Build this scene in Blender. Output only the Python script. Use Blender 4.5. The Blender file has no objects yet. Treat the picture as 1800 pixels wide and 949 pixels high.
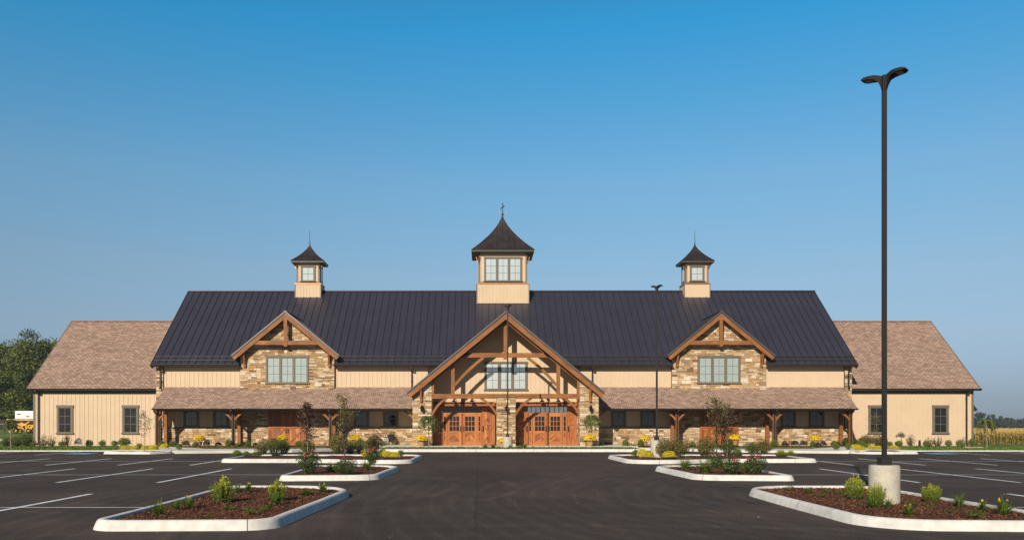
import bpy, math, random
import numpy as np
from mathutils import Vector
R = math.radians
random.seed(7)
rng = np.random.default_rng(11)
scene = bpy.context.scene
col = scene.collection

# ---------------------------------------------------------------- camera
CX, CY, F, EYE = 843.0, 750.0, 1500.0, 1.5      # principal point and focal length measured in a 1800 px wide picture
cam_data = bpy.data.cameras.new("camera")
cam = bpy.data.objects.new("camera", cam_data)
col.objects.link(cam)
cam.location = (0, 0, EYE)
cam.rotation_euler = (R(90), 0, 0)
cam_data.sensor_width = 36.0
cam_data.lens = 36.0 * F / 1800.0
cam_data.shift_x = (900.0 - CX) / 1800.0
cam_data.shift_y = (CY - 474.5) / 1800.0
cam_data.clip_start = 0.1
cam_data.clip_end = 6000.0
scene.camera = cam

# ---------------------------------------------------------------- light
SUN_DIR = Vector((0.405, 1.0, -0.545)).normalized()
SUN_EL = math.asin(-SUN_DIR.z)
SUN_AZ = math.atan2(-SUN_DIR.x, -SUN_DIR.y)      # clockwise from +Y
world = bpy.data.worlds.new("World")
scene.world = world
world.use_nodes = True
wn = world.node_tree
wn.nodes.clear()
sky = wn.nodes.new("ShaderNodeTexSky")
sky.sky_type = 'NISHITA'
sky.sun_disc = False
sky.sun_elevation = SUN_EL
sky.sun_rotation = SUN_AZ
sky.altitude = 200
sky.air_density = 1.0
sky.dust_density = 0.6
sky.ozone_density = 2.5
bg = wn.nodes.new("ShaderNodeBackground")
bg.inputs["Strength"].default_value = 0.10
wo = wn.nodes.new("ShaderNodeOutputWorld")
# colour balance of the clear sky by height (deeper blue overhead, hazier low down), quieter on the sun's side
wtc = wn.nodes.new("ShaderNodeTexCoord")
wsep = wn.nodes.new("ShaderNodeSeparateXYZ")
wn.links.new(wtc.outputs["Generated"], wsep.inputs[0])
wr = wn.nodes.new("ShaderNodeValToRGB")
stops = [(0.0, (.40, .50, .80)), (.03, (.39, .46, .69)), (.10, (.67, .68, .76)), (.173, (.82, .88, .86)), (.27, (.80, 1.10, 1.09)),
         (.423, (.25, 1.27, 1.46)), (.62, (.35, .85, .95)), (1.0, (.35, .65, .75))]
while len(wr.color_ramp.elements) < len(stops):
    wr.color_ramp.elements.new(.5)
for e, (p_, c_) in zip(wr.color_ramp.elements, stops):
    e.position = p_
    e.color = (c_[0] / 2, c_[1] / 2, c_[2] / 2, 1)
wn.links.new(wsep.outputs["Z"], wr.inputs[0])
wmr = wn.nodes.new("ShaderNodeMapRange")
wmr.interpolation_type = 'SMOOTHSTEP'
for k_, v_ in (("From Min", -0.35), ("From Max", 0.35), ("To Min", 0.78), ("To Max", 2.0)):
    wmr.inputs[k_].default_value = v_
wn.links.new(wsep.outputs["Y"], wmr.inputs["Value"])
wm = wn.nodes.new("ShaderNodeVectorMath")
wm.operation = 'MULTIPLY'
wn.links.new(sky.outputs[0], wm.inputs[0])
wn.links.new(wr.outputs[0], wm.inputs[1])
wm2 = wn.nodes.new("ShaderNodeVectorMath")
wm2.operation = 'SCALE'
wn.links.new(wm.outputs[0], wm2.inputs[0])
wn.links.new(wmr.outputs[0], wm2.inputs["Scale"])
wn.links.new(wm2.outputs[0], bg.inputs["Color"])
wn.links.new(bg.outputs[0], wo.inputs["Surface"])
sun_data = bpy.data.lights.new("sun", 'SUN')
sun_data.energy = 5.0
sun_data.angle = R(0.53)
sun_data.color = (1.0, 0.895, 0.75)
sun = bpy.data.objects.new("sun", sun_data)
sun.rotation_euler = SUN_DIR.to_track_quat('-Z', 'Y').to_euler()
sun.location = (-20, -40, 40)
col.objects.link(sun)
scene.view_settings.view_transform = 'Standard'
scene.view_settings.look = 'None'
scene.view_settings.exposure = 0.10
scene.view_settings.gamma = 1.0
scene.view_settings.use_curve_mapping = False
scene.cycles.max_bounces = 6
scene.cycles.transparent_max_bounces = 8
scene.cycles.use_denoising = True

# ---------------------------------------------------------------- measuring
XC = 1.6                                        # the building's axis


def gz(y):                                      # the lot rises gently towards the building
    return 0.0 if y < 16 else 0.006 * (min(y, 46.0) - 16)


def G(px, py, dz=0.0):                          # where a sight line meets the lot (raised by dz)
    k = (py - CY) / F
    Y = (EYE - dz) / k
    if Y > 16:
        Y = (EYE - dz + 0.006 * 16) / (0.006 + k)
    return Vector(((px - CX) * Y / F, Y, gz(Y) + dz))


def PX(px, Y):
    return (px - CX) * Y / F


def PZ(py, Y):
    return EYE + (CY - py) * Y / F


# ---------------------------------------------------------------- materials
def nd(nt, t, **kw):
    n = nt.nodes.new(t)
    for k, v in kw.items():
        if hasattr(n, k) and k not in ("Scale", "Fac"):
            setattr(n, k, v)
        else:
            n.inputs[k].default_value = v
    return n


def ramp(nt, stops, interp='LINEAR'):
    r = nt.nodes.new("ShaderNodeValToRGB")
    r.color_ramp.interpolation = interp
    e = r.color_ramp.elements
    while len(e) < len(stops):
        e.new(0.5)
    for i, (p, c) in enumerate(stops):
        e[i].position = p
        e[i].color = (*c, 1) if len(c) == 3 else c
    return r


def mat(name, base=(0.5, 0.5, 0.5), rough=0.6, metal=0.0, spec=0.5, tint=None, interp='LINEAR', var=None, var2=None,
        grain=None, bump=None, leaf=False, coat=0.0, ior=None, coords='Object'):
    """base colour (or a ramp over the mesh's own 'tint' value), broken by noise: var=(scale, amount)"""
    m = bpy.data.materials.new(name)
    m.use_nodes = True
    nt = m.node_tree
    L = nt.links
    b = nt.nodes["Principled BSDF"]
    b.inputs["Roughness"].default_value = rough
    b.inputs["Metallic"].default_value = metal
    b.inputs["Specular IOR Level"].default_value = spec
    if coat:
        b.inputs["Coat Weight"].default_value = coat
        b.inputs["Coat Roughness"].default_value = 0.02
    if ior:
        b.inputs["IOR"].default_value = ior
    tc = nt.nodes.new("ShaderNodeTexCoord")
    if tint:
        at = nd(nt, "ShaderNodeAttribute", attribute_name="tint")
        r = ramp(nt, tint, interp)
        L.new(at.outputs["Fac"], r.inputs[0])
        c = r.outputs[0]
    else:
        rgb = nt.nodes.new("ShaderNodeRGB")
        rgb.outputs[0].default_value = (*base, 1)
        c = rgb.outputs[0]

    def modulate(c, fac_out, amount):
        mr = nd(nt, "ShaderNodeMapRange")
        mr.inputs["From Min"].default_value = 0.25
        mr.inputs["From Max"].default_value = 0.75
        mr.inputs["To Min"].default_value = 1 - amount
        mr.inputs["To Max"].default_value = 1 + amount
        L.new(fac_out, mr.inputs["Value"])
        mx = nd(nt, "ShaderNodeVectorMath", operation='SCALE')
        L.new(c, mx.inputs[0])
        L.new(mr.outputs[0], mx.inputs["Scale"])
        return mx.outputs[0]
    for v in (var, var2):
        if v:
            n = nd(nt, "ShaderNodeTexNoise")
            n.inputs["Scale"].default_value = v[0]
            n.inputs["Detail"].default_value = 5
            L.new(tc.outputs[coords], n.inputs["Vector"])
            c = modulate(c, n.outputs["Fac"], v[1])
    if grain:                                   # streaks along the length of a board (u)
        mp = nd(nt, "ShaderNodeMapping")
        mp.inputs["Scale"].default_value = (grain[0], grain[1], 1)
        L.new(tc.outputs["UV"], mp.inputs["Vector"])
        n = nd(nt, "ShaderNodeTexNoise")
        n.inputs["Scale"].default_value = 1
        n.inputs["Detail"].default_value = 6
        n.inputs["Distortion"].default_value = 0.6
        L.new(mp.outputs[0], n.inputs["Vector"])
        c = modulate(c, n.outputs["Fac"], grain[2])
    L.new(c, b.inputs["Base Color"])
    if bump:
        n = nd(nt, "ShaderNodeTexNoise")
        n.inputs["Scale"].default_value = bump[0]
        n.inputs["Detail"].default_value = 6
        L.new(tc.outputs[coords], n.inputs["Vector"])
        bp = nd(nt, "ShaderNodeBump")
        bp.inputs["Strength"].default_value = bump[1]
        bp.inputs["Distance"].default_value = bump[2] if len(bump) > 2 else 0.02
        L.new(n.outputs["Fac"], bp.inputs["Height"])
        L.new(bp.outputs[0], b.inputs["Normal"])
    if leaf:
        tr = nt.nodes.new("ShaderNodeBsdfTranslucent")
        L.new(c, tr.inputs["Color"])
        ms = nt.nodes.new("ShaderNodeMixShader")
        ms.inputs[0].default_value = 0.3
        L.new(b.outputs[0], ms.inputs[1])
        L.new(tr.outputs[0], ms.inputs[2])
        L.new(ms.outputs[0], nt.nodes["Material Output"].inputs["Surface"])
    return m


def shingle_mat():
    m = mat("shingle", rough=0.95, spec=0.15)
    nt = m.node_tree
    L = nt.links
    b = nt.nodes["Principled BSDF"]
    tc = nt.nodes.new("ShaderNodeTexCoord")
    outs = []
    for sc, off, bw, rh, c1, c2, mo in ((1.0, 0.45, 0.27, 0.15, (0.425, 0.288, 0.220), (0.250, 0.168, 0.130), (0.135, 0.088, 0.068)),
                                        (1.0, 0.37, 0.62, 0.33, (1.10, 1.10, 1.10), (0.93, 0.92, 0.92), (1, 1, 1))):
        br = nd(nt, "ShaderNodeTexBrick")
        br.offset = off
        br.squash = 1.0
        br.inputs["Color1"].default_value = (*c1, 1)
        br.inputs["Color2"].default_value = (*c2, 1)
        br.inputs["Mortar"].default_value = (*mo, 1)
        br.inputs["Scale"].default_value = sc
        br.inputs["Mortar Size"].default_value = 0.018
        br.inputs["Mortar Smooth"].default_value = 0.4
        br.inputs["Brick Width"].default_value = bw
        br.inputs["Row Height"].default_value = rh
        L.new(tc.outputs["UV"], br.inputs["Vector"])
        outs.append(br)
    mx = nd(nt, "ShaderNodeVectorMath", operation='MULTIPLY')
    L.new(outs[0].outputs["Color"], mx.inputs[0])
    L.new(outs[1].outputs["Color"], mx.inputs[1])
    n = nd(nt, "ShaderNodeTexNoise")
    n.inputs["Scale"].default_value = 16
    n.inputs["Detail"].default_value = 6
    L.new(tc.outputs["UV"], n.inputs["Vector"])
    mr = nd(nt, "ShaderNodeMapRange")
    mr.inputs["From Min"].default_value = 0.3
    mr.inputs["From Max"].default_value = 0.7
    mr.inputs["To Min"].default_value = 0.84
    mr.inputs["To Max"].default_value = 1.18
    L.new(n.outputs["Fac"], mr.inputs["Value"])
    m2 = nd(nt, "ShaderNodeVectorMath", operation='SCALE')
    L.new(mx.outputs[0], m2.inputs[0])
    L.new(mr.outputs[0], m2.inputs["Scale"])
    L.new(m2.outputs[0], b.inputs["Base Color"])
    bp = nd(nt, "ShaderNodeBump")
    bp.inputs["Strength"].default_value = 0.6
    bp.inputs["Distance"].default_value = 0.012
    L.new(outs[0].outputs["Fac"], bp.inputs["Height"])
    bp.invert = True
    L.new(bp.outputs[0], b.inputs["Normal"])
    return m


def asphalt_mat():
    m = mat("asphalt", rough=0.9, spec=0.15)
    nt = m.node_tree
    L = nt.links
    b = nt.nodes["Principled BSDF"]
    tc = nt.nodes.new("ShaderNodeTexCoord")

    def noise(scale, detail=6, dist=0.0, vec=None):
        n = nd(nt, "ShaderNodeTexNoise")
        n.inputs["Scale"].default_value = scale
        n.inputs["Detail"].default_value = detail
        n.inputs["Distortion"].default_value = dist
        L.new(vec or tc.outputs["Object"], n.inputs["Vector"])
        return n.outputs["Fac"]
    # swept tyre and roller marks: thin bands of a strongly warped coordinate
    mp = nd(nt, "ShaderNodeMapping")
    mp.inputs["Scale"].default_value = (1.1, 0.16, 1)
    mp.inputs["Rotation"].default_value = (0, 0, R(8))
    L.new(tc.outputs["Object"], mp.inputs["Vector"])
    big = noise(0.22, 3, 1.5)
    streak = noise(1.6, 5, 2.2, mp.outputs[0])
    wv = nd(nt, "ShaderNodeTexWave", wave_type='RINGS', rings_direction='SPHERICAL')
    wv.inputs["Scale"].default_value = 0.9
    wv.inputs["Distortion"].default_value = 9.0
    wv.inputs["Detail"].default_value = 3
    wv.inputs["Detail Scale"].default_value = 0.35
    mp2 = nd(nt, "ShaderNodeMapping")
    mp2.inputs["Location"].default_value = (-6, -9, 0)
    mp2.inputs["Scale"].default_value = (0.8, 0.5, 1)
    L.new(tc.outputs["Object"], mp2.inputs["Vector"])
    L.new(mp2.outputs[0], wv.inputs["Vector"])
    r1 = ramp(nt, [(0.3, (0.88,) * 3), (0.5, (1.0,) * 3), (0.72, (1.20, 1.18, 1.15))])
    L.new(streak, r1.inputs[0])
    r2 = ramp(nt, [(0.35, (0.78,) * 3), (0.65, (1.20, 1.18, 1.15))])
    L.new(big, r2.inputs[0])
    r3 = ramp(nt, [(0.0, (0.94,) * 3), (0.8, (1.0,) * 3), (1.0, (1.16,) * 3)])
    L.new(wv.outputs["Color"], r3.inputs[0])
    r4 = ramp(nt, [(0.30, (0.5,) * 3), (0.5, (1.0,) * 3), (0.66, (1.6,) * 3), (0.75, (3.0, 2.8, 2.5))])
    L.new(noise(34, 5), r4.inputs[0])
    cur = None
    base = nt.nodes.new("ShaderNodeRGB")
    base.outputs[0].default_value = (0.064, 0.0465, 0.038, 1)
    cur = base.outputs[0]
    arcs = []
    for ax, ay, rad, wdt in ((9.0, 20.6, 5.6, .16), (9.0, 20.6, 7.2, .16), (-6.6, 20.9, 6.0, .15), (-6.6, 20.9, 7.5, .15), (11.5, 31.0, 6.2, .2), (-9.0, 31.0, 6.6, .2), (-8.4, 11.0, 4.2, .14), (-8.4, 11.0, 5.7, .14), (1.0, -9.0, 22.0, .2), (1.5, -9.0, 23.6, .2)):
        vd = nd(nt, "ShaderNodeVectorMath", operation='DISTANCE')
        L.new(tc.outputs["Object"], vd.inputs[0])
        vd.inputs[1].default_value = (ax, ay, 0)
        m1 = nd(nt, "ShaderNodeMath", operation='SUBTRACT')
        L.new(vd.outputs["Value"], m1.inputs[0])
        m1.inputs[1].default_value = rad
        m2 = nd(nt, "ShaderNodeMath", operation='ABSOLUTE')
        L.new(m1.outputs[0], m2.inputs[0])
        m3 = nd(nt, "ShaderNodeMapRange")
        m3.inputs["From Min"].default_value = wdt * .3
        m3.inputs["From Max"].default_value = wdt
        m3.inputs["To Min"].default_value = 1.0
        m3.inputs["To Max"].default_value = 0.0
        L.new(m2.outputs[0], m3.inputs["Value"])
        arcs.append(m3.outputs[0])
    acc_ = arcs[0]
    for q in arcs[1:]:
        mx_ = nd(nt, "ShaderNodeMath", operation='MAXIMUM')
        L.new(acc_, mx_.inputs[0])
        L.new(q, mx_.inputs[1])
        acc_ = mx_.outputs[0]
    brk = nd(nt, "ShaderNodeMath", operation='MULTIPLY')      # worn away in places
    L.new(acc_, brk.inputs[0])
    mrk = nd(nt, "ShaderNodeMapRange")
    mrk.inputs["From Min"].default_value = 0.42
    mrk.inputs["From Max"].default_value = 0.62
    L.new(noise(.35, 3), mrk.inputs["Value"])
    L.new(mrk.outputs[0], brk.inputs[1])
    r5 = ramp(nt, [(0.0, (1.0,) * 3), (1.0, (1.42, 1.36, 1.28))])
    L.new(brk.outputs[0], r5.inputs[0])
    sx_ = nd(nt, "ShaderNodeSeparateXYZ")                     # joints between paver passes
    wob = nd(nt, "ShaderNodeVectorMath", operation='ADD')
    nz = nd(nt, "ShaderNodeTexNoise")
    nz.inputs["Scale"].default_value = 1.5
    L.new(tc.outputs["Object"], nz.inputs["Vector"])
    ws = nd(nt, "ShaderNodeVectorMath", operation='SCALE')
    ws.inputs["Scale"].default_value = 0.12
    L.new(nz.outputs["Color"], ws.inputs[0])
    L.new(tc.outputs["Object"], wob.inputs[0])
    L.new(ws.outputs[0], wob.inputs[1])
    L.new(wob.outputs[0], sx_.inputs[0])
    pp = nd(nt, "ShaderNodeMath", operation='PINGPONG')
    pp.inputs[1].default_value = 2.05
    L.new(sx_.outputs["X"], pp.inputs[0])
    r6 = ramp(nt, [(0.0, (0.72,) * 3), (0.015, (0.86,) * 3), (0.04, (1.0,) * 3)])
    L.new(pp.outputs[0], r6.inputs[0])
    for r in (r1, r2, r3, r4, r5, r6):
        mm = nd(nt, "ShaderNodeVectorMath", operation='MULTIPLY')
        L.new(cur, mm.inputs[0])
        L.new(r.outputs[0], mm.inputs[1])
        cur = mm.outputs[0]
    L.new(cur, b.inputs["Base Color"])
    bp = nd(nt, "ShaderNodeBump")
    bp.inputs["Strength"].default_value = 0.5
    bp.inputs["Distance"].default_value = 0.008
    L.new(noise(90, 4), bp.inputs["Height"])
    L.new(bp.outputs[0], b.inputs["Normal"])
    return m


G3 = lambda a, b, c: [(0.0, a), (0.5, b), (1.0, c)]
MT = dict(
    asphalt=asphalt_mat(), shingle=shingle_mat(),
    paint=mat("road_paint", (0.68, 0.68, 0.68), 0.7, var=(3, 0.25), var2=(30, 0.25)),
    blue_paint=mat("blue_road_paint", (0.12, 0.34, 0.66), 0.7, var=(5, 0.2)),
    concrete=mat("kerb_concrete", (0.63, 0.605, 0.56), 0.85, var=(1.3, 0.14), var2=(7, 0.16), bump=(40, 0.3, 0.01)),
    walk=mat("sidewalk_concrete", (0.62, 0.59, 0.53), 0.85, var=(1.5, 0.12), var2=(20, 0.08)),
    base_concrete=mat("base_concrete", (0.44, 0.40, 0.33), 0.8, var=(4, 0.16), var2=(25, 0.10), bump=(60, 0.25, 0.01)),
    mulch=mat("mulch_ground", (0.095, 0.036, 0.021), 0.95, spec=0.2, var=(9, 0.5), var2=(50, 0.5), bump=(45, 0.9, 0.03)),
    chips=mat("mulch_chips", rough=0.9, spec=0.2, tint=G3((0.05, 0.019, 0.011), (0.135, 0.054, 0.030), (0.26, 0.125, 0.072))),
    lawn=mat("lawn_turf", (0.075, 0.130, 0.018), 0.9, spec=0.2, var=(1.2, 0.3), var2=(25, 0.5)),
    blade=mat("grass_blade", rough=0.7, spec=0.3, leaf=True, tint=G3((0.040, 0.085, 0.008), (0.095, 0.165, 0.015), (0.24, 0.28, 0.04))),
    terrain=mat("field_soil", (0.115, 0.155, 0.026), 0.95, spec=0.2, var=(0.15, 0.35), var2=(6, 0.4)),
    siding=mat("tan_siding", (0.60, 0.45, 0.303), 0.65, spec=0.3, var=(1.1, 0.05), var2=(14, 0.05)),
    trim=mat("grey_brown_trim", (0.145, 0.117, 0.083), 0.6, var=(6, 0.1)),
    bronze=mat("dark_bronze", (0.035, 0.029, 0.026), 0.4, metal=0.3, var=(5, 0.12)),
    roof=mat("standing_seam_metal", (0.086, 0.079, 0.104), 0.34, metal=0.6, spec=0.5, var=(0.6, 0.10), var2=(8, 0.05)),
    seam=mat("seam_metal", (0.020, 0.018, 0.022), 0.5, metal=0.4),
    dormer_pane=mat("grey_reflection_glass", (0.58, 0.68, 0.64), 0.03, spec=0.6, metal=0.5, var=(0.45, 0.10), bump=(1.3, 0.06, 0.02)),  # duller than pale_pane; reflected sky is partly put into the base colour
    roof_trim=mat("roof_edge_metal", (0.20, 0.175, 0.155), 0.35, metal=0.7),
    rail=mat("snow_rail", (0.070, 0.060, 0.055), 0.4, metal=0.5),
    fascia=mat("dark_fascia", (0.055, 0.046, 0.036), 0.5),
    cupola_roof=mat("aged_copper_brown", (0.058, 0.045, 0.043), 0.42, metal=0.55, var=(1.5, 0.3), var2=(9, 0.2)),
    copper=mat("bright_copper", (0.50, 0.24, 0.11), 0.4, metal=0.8, var=(5, 0.2)),
    timber=mat("stained_timber", (0.245, 0.094, 0.0235), 0.6, spec=0.35, grain=(1.2, 22, 0.5), var=(1.5, 0.25)),
    door=mat("cedar_door", rough=0.5, spec=0.4, tint=G3((0.19, 0.058, 0.016), (0.35, 0.112, 0.027), (0.55, 0.20, 0.05)), grain=(1.0, 26, 0.25)),
    stone=mat("ledge_stone", rough=0.9, spec=0.25, interp='CONSTANT', var=(7, 0.14), var2=(30, 0.12), bump=(25, 0.4, 0.02),
              tint=[(0.0, (0.184, 0.110, 0.060)), (0.07, (0.276, 0.207, 0.138)), (0.15, (0.386, 0.239, 0.120)), (0.28, (0.460, 0.322, 0.189)),
                    (0.44, (0.524, 0.359, 0.202)), (0.57, (0.405, 0.244, 0.115)), (0.66, (0.580, 0.442, 0.290)), (0.80, (0.662, 0.561, 0.423)), (0.94, (0.478, 0.285, 0.124))]),
    mortar=mat("mortar", (0.13, 0.095, 0.062), 0.95),
    pale_pane=mat("pale_reflection_glass", (0.80, 0.88, 0.86), 0.03, spec=0.6, metal=0.5, var=(0.45, 0.10), bump=(1.3, 0.06, 0.02)),  # pale base colour stands in for bright sky reflections; no blind is built
    dark_pane=mat("dark_glass", (0.010, 0.011, 0.012), 0.02, spec=0.8, bump=(1.6, 0.10, 0.02)),
    iron=mat("black_iron", (0.012, 0.011, 0.011), 0.45, metal=0.4),
    pole=mat("pole_paint", (0.026, 0.022, 0.020), 0.42, metal=0.2, var=(3, 0.1)),
    lamp=mat("lamp_paint", (0.020, 0.017, 0.016), 0.75, spec=0.2),
    lens=mat("lamp_lens", (0.09, 0.085, 0.075), 0.3),
    bark=mat("bark", (0.12, 0.085, 0.06), 0.9, var=(12, 0.4)),
    pale_bark=mat("pale_bark", (0.27, 0.20, 0.14), 0.9, var=(12, 0.3)),
    plum_bark=mat("plum_bark", (0.085, 0.045, 0.035), 0.85, var=(12, 0.3)),
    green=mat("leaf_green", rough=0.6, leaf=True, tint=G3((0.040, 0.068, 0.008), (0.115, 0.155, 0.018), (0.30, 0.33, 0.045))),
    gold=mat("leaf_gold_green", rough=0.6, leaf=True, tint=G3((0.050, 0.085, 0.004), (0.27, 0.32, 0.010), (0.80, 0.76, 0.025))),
    yellow=mat("leaf_yellow", rough=0.6, leaf=True, tint=G3((0.38, 0.32, 0.008), (0.74, 0.60, 0.012), (0.88, 0.76, 0.05))),
    barberry=mat("leaf_barberry", rough=0.6, leaf=True, tint=G3((0.022, 0.012, 0.012), (0.045, 0.022, 0.018), (0.08, 0.045, 0.028))),
    bronze_leaf=mat("leaf_bronze_green", rough=0.6, leaf=True, tint=G3((0.055, 0.060, 0.010), (0.145, 0.145, 0.024), (0.34, 0.20, 0.055))),
    rose_leaf=mat("leaf_rose", rough=0.5, leaf=True, tint=G3((0.026, 0.052, 0.009), (0.075, 0.115, 0.018), (0.24, 0.26, 0.045))),
    airy_leaf=mat("leaf_olive", rough=0.6, leaf=True, tint=G3((0.06, 0.07, 0.020), (0.12, 0.125, 0.035), (0.22, 0.17, 0.06))),
    plum_leaf=mat("leaf_plum", rough=0.6, leaf=True, tint=G3((0.035, 0.014, 0.010), (0.085, 0.032, 0.020), (0.19, 0.085, 0.04))),
    crab_leaf=mat("leaf_crab", rough=0.6, leaf=True, tint=G3((0.075, 0.035, 0.016), (0.11, 0.12, 0.022), (0.34, 0.29, 0.05))),
    weep_leaf=mat("leaf_weeping", rough=0.6, leaf=True, tint=G3((0.040, 0.062, 0.008), (0.11, 0.145, 0.020), (0.26, 0.28, 0.045))),
    tree_leaf=mat("leaf_tree", rough=0.65, leaf=True, tint=G3((0.028, 0.044, 0.006), (0.082, 0.108, 0.012), (0.24, 0.245, 0.028))),
    far_leaf=mat("leaf_far_tree", rough=0.8, leaf=True, tint=G3((0.028, 0.040, 0.018), (0.048, 0.062, 0.026), (0.075, 0.085, 0.035))),
    spruce=mat("needle_blue", rough=0.7, leaf=True, tint=G3((0.06, 0.085, 0.075), (0.11, 0.145, 0.13), (0.18, 0.22, 0.20))),
    mum=mat("mum_petal", rough=0.6, leaf=True, tint=G3((0.70, 0.44, 0.003), (0.95, 0.68, 0.005), (0.96, 0.82, 0.02))),
    bloom=mat("rose_petal", rough=0.5, leaf=True, tint=G3((0.45, 0.02, 0.06), (0.75, 0.06, 0.16), (0.85, 0.22, 0.30))),
    lily=mat("lily_petal", (0.85, 0.55, 0.02), 0.5),
    pot=mat("clay_pot", (0.42, 0.22, 0.09), 0.8, var=(8, 0.15)),
    corn=mat("corn_leaf", rough=0.7, leaf=True, tint=G3((0.13, 0.14, 0.022), (0.40, 0.27, 0.055), (0.72, 0.48, 0.17))),
    white=mat("white_board", (0.80, 0.80, 0.78), 0.5),
    black_ink=mat("black_lettering", (0.015, 0.015, 0.015), 0.6),
    grey_ink=mat("grey_lettering", (0.42, 0.42, 0.40), 0.6),
    red_ink=mat("red_oval", (0.75, 0.02, 0.02), 0.5),
    yellow_steel=mat("yellow_machine_paint", (0.70, 0.38, 0.02), 0.45, var=(4, 0.2)),
    rubber=mat("rubber", (0.015, 0.015, 0.015), 0.8),
    bike_paint=mat("bike_paint", (0.05, 0.05, 0.055), 0.35, metal=0.4),
    chrome=mat("bright_rim", (0.22, 0.21, 0.20), 0.3, metal=0.9),
    cloth=mat("black_cloth", (0.012, 0.012, 0.013), 0.9),
    white_siding=mat("white_siding", (0.75, 0.74, 0.70), 0.6),
    far_roof=mat("grey_far_roof", (0.13, 0.12, 0.12), 0.8),
    far_brown=mat("brown_far_roof", (0.14, 0.08, 0.06), 0.8),
    litter=mat("grit_and_leaves", rough=0.9, tint=G3((0.10, 0.075, 0.05), (0.25, 0.19, 0.13), (0.45, 0.38, 0.28))),
    log=mat("weathered_log", (0.35, 0.29, 0.22), 0.9, var=(6, 0.2)),
)


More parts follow.
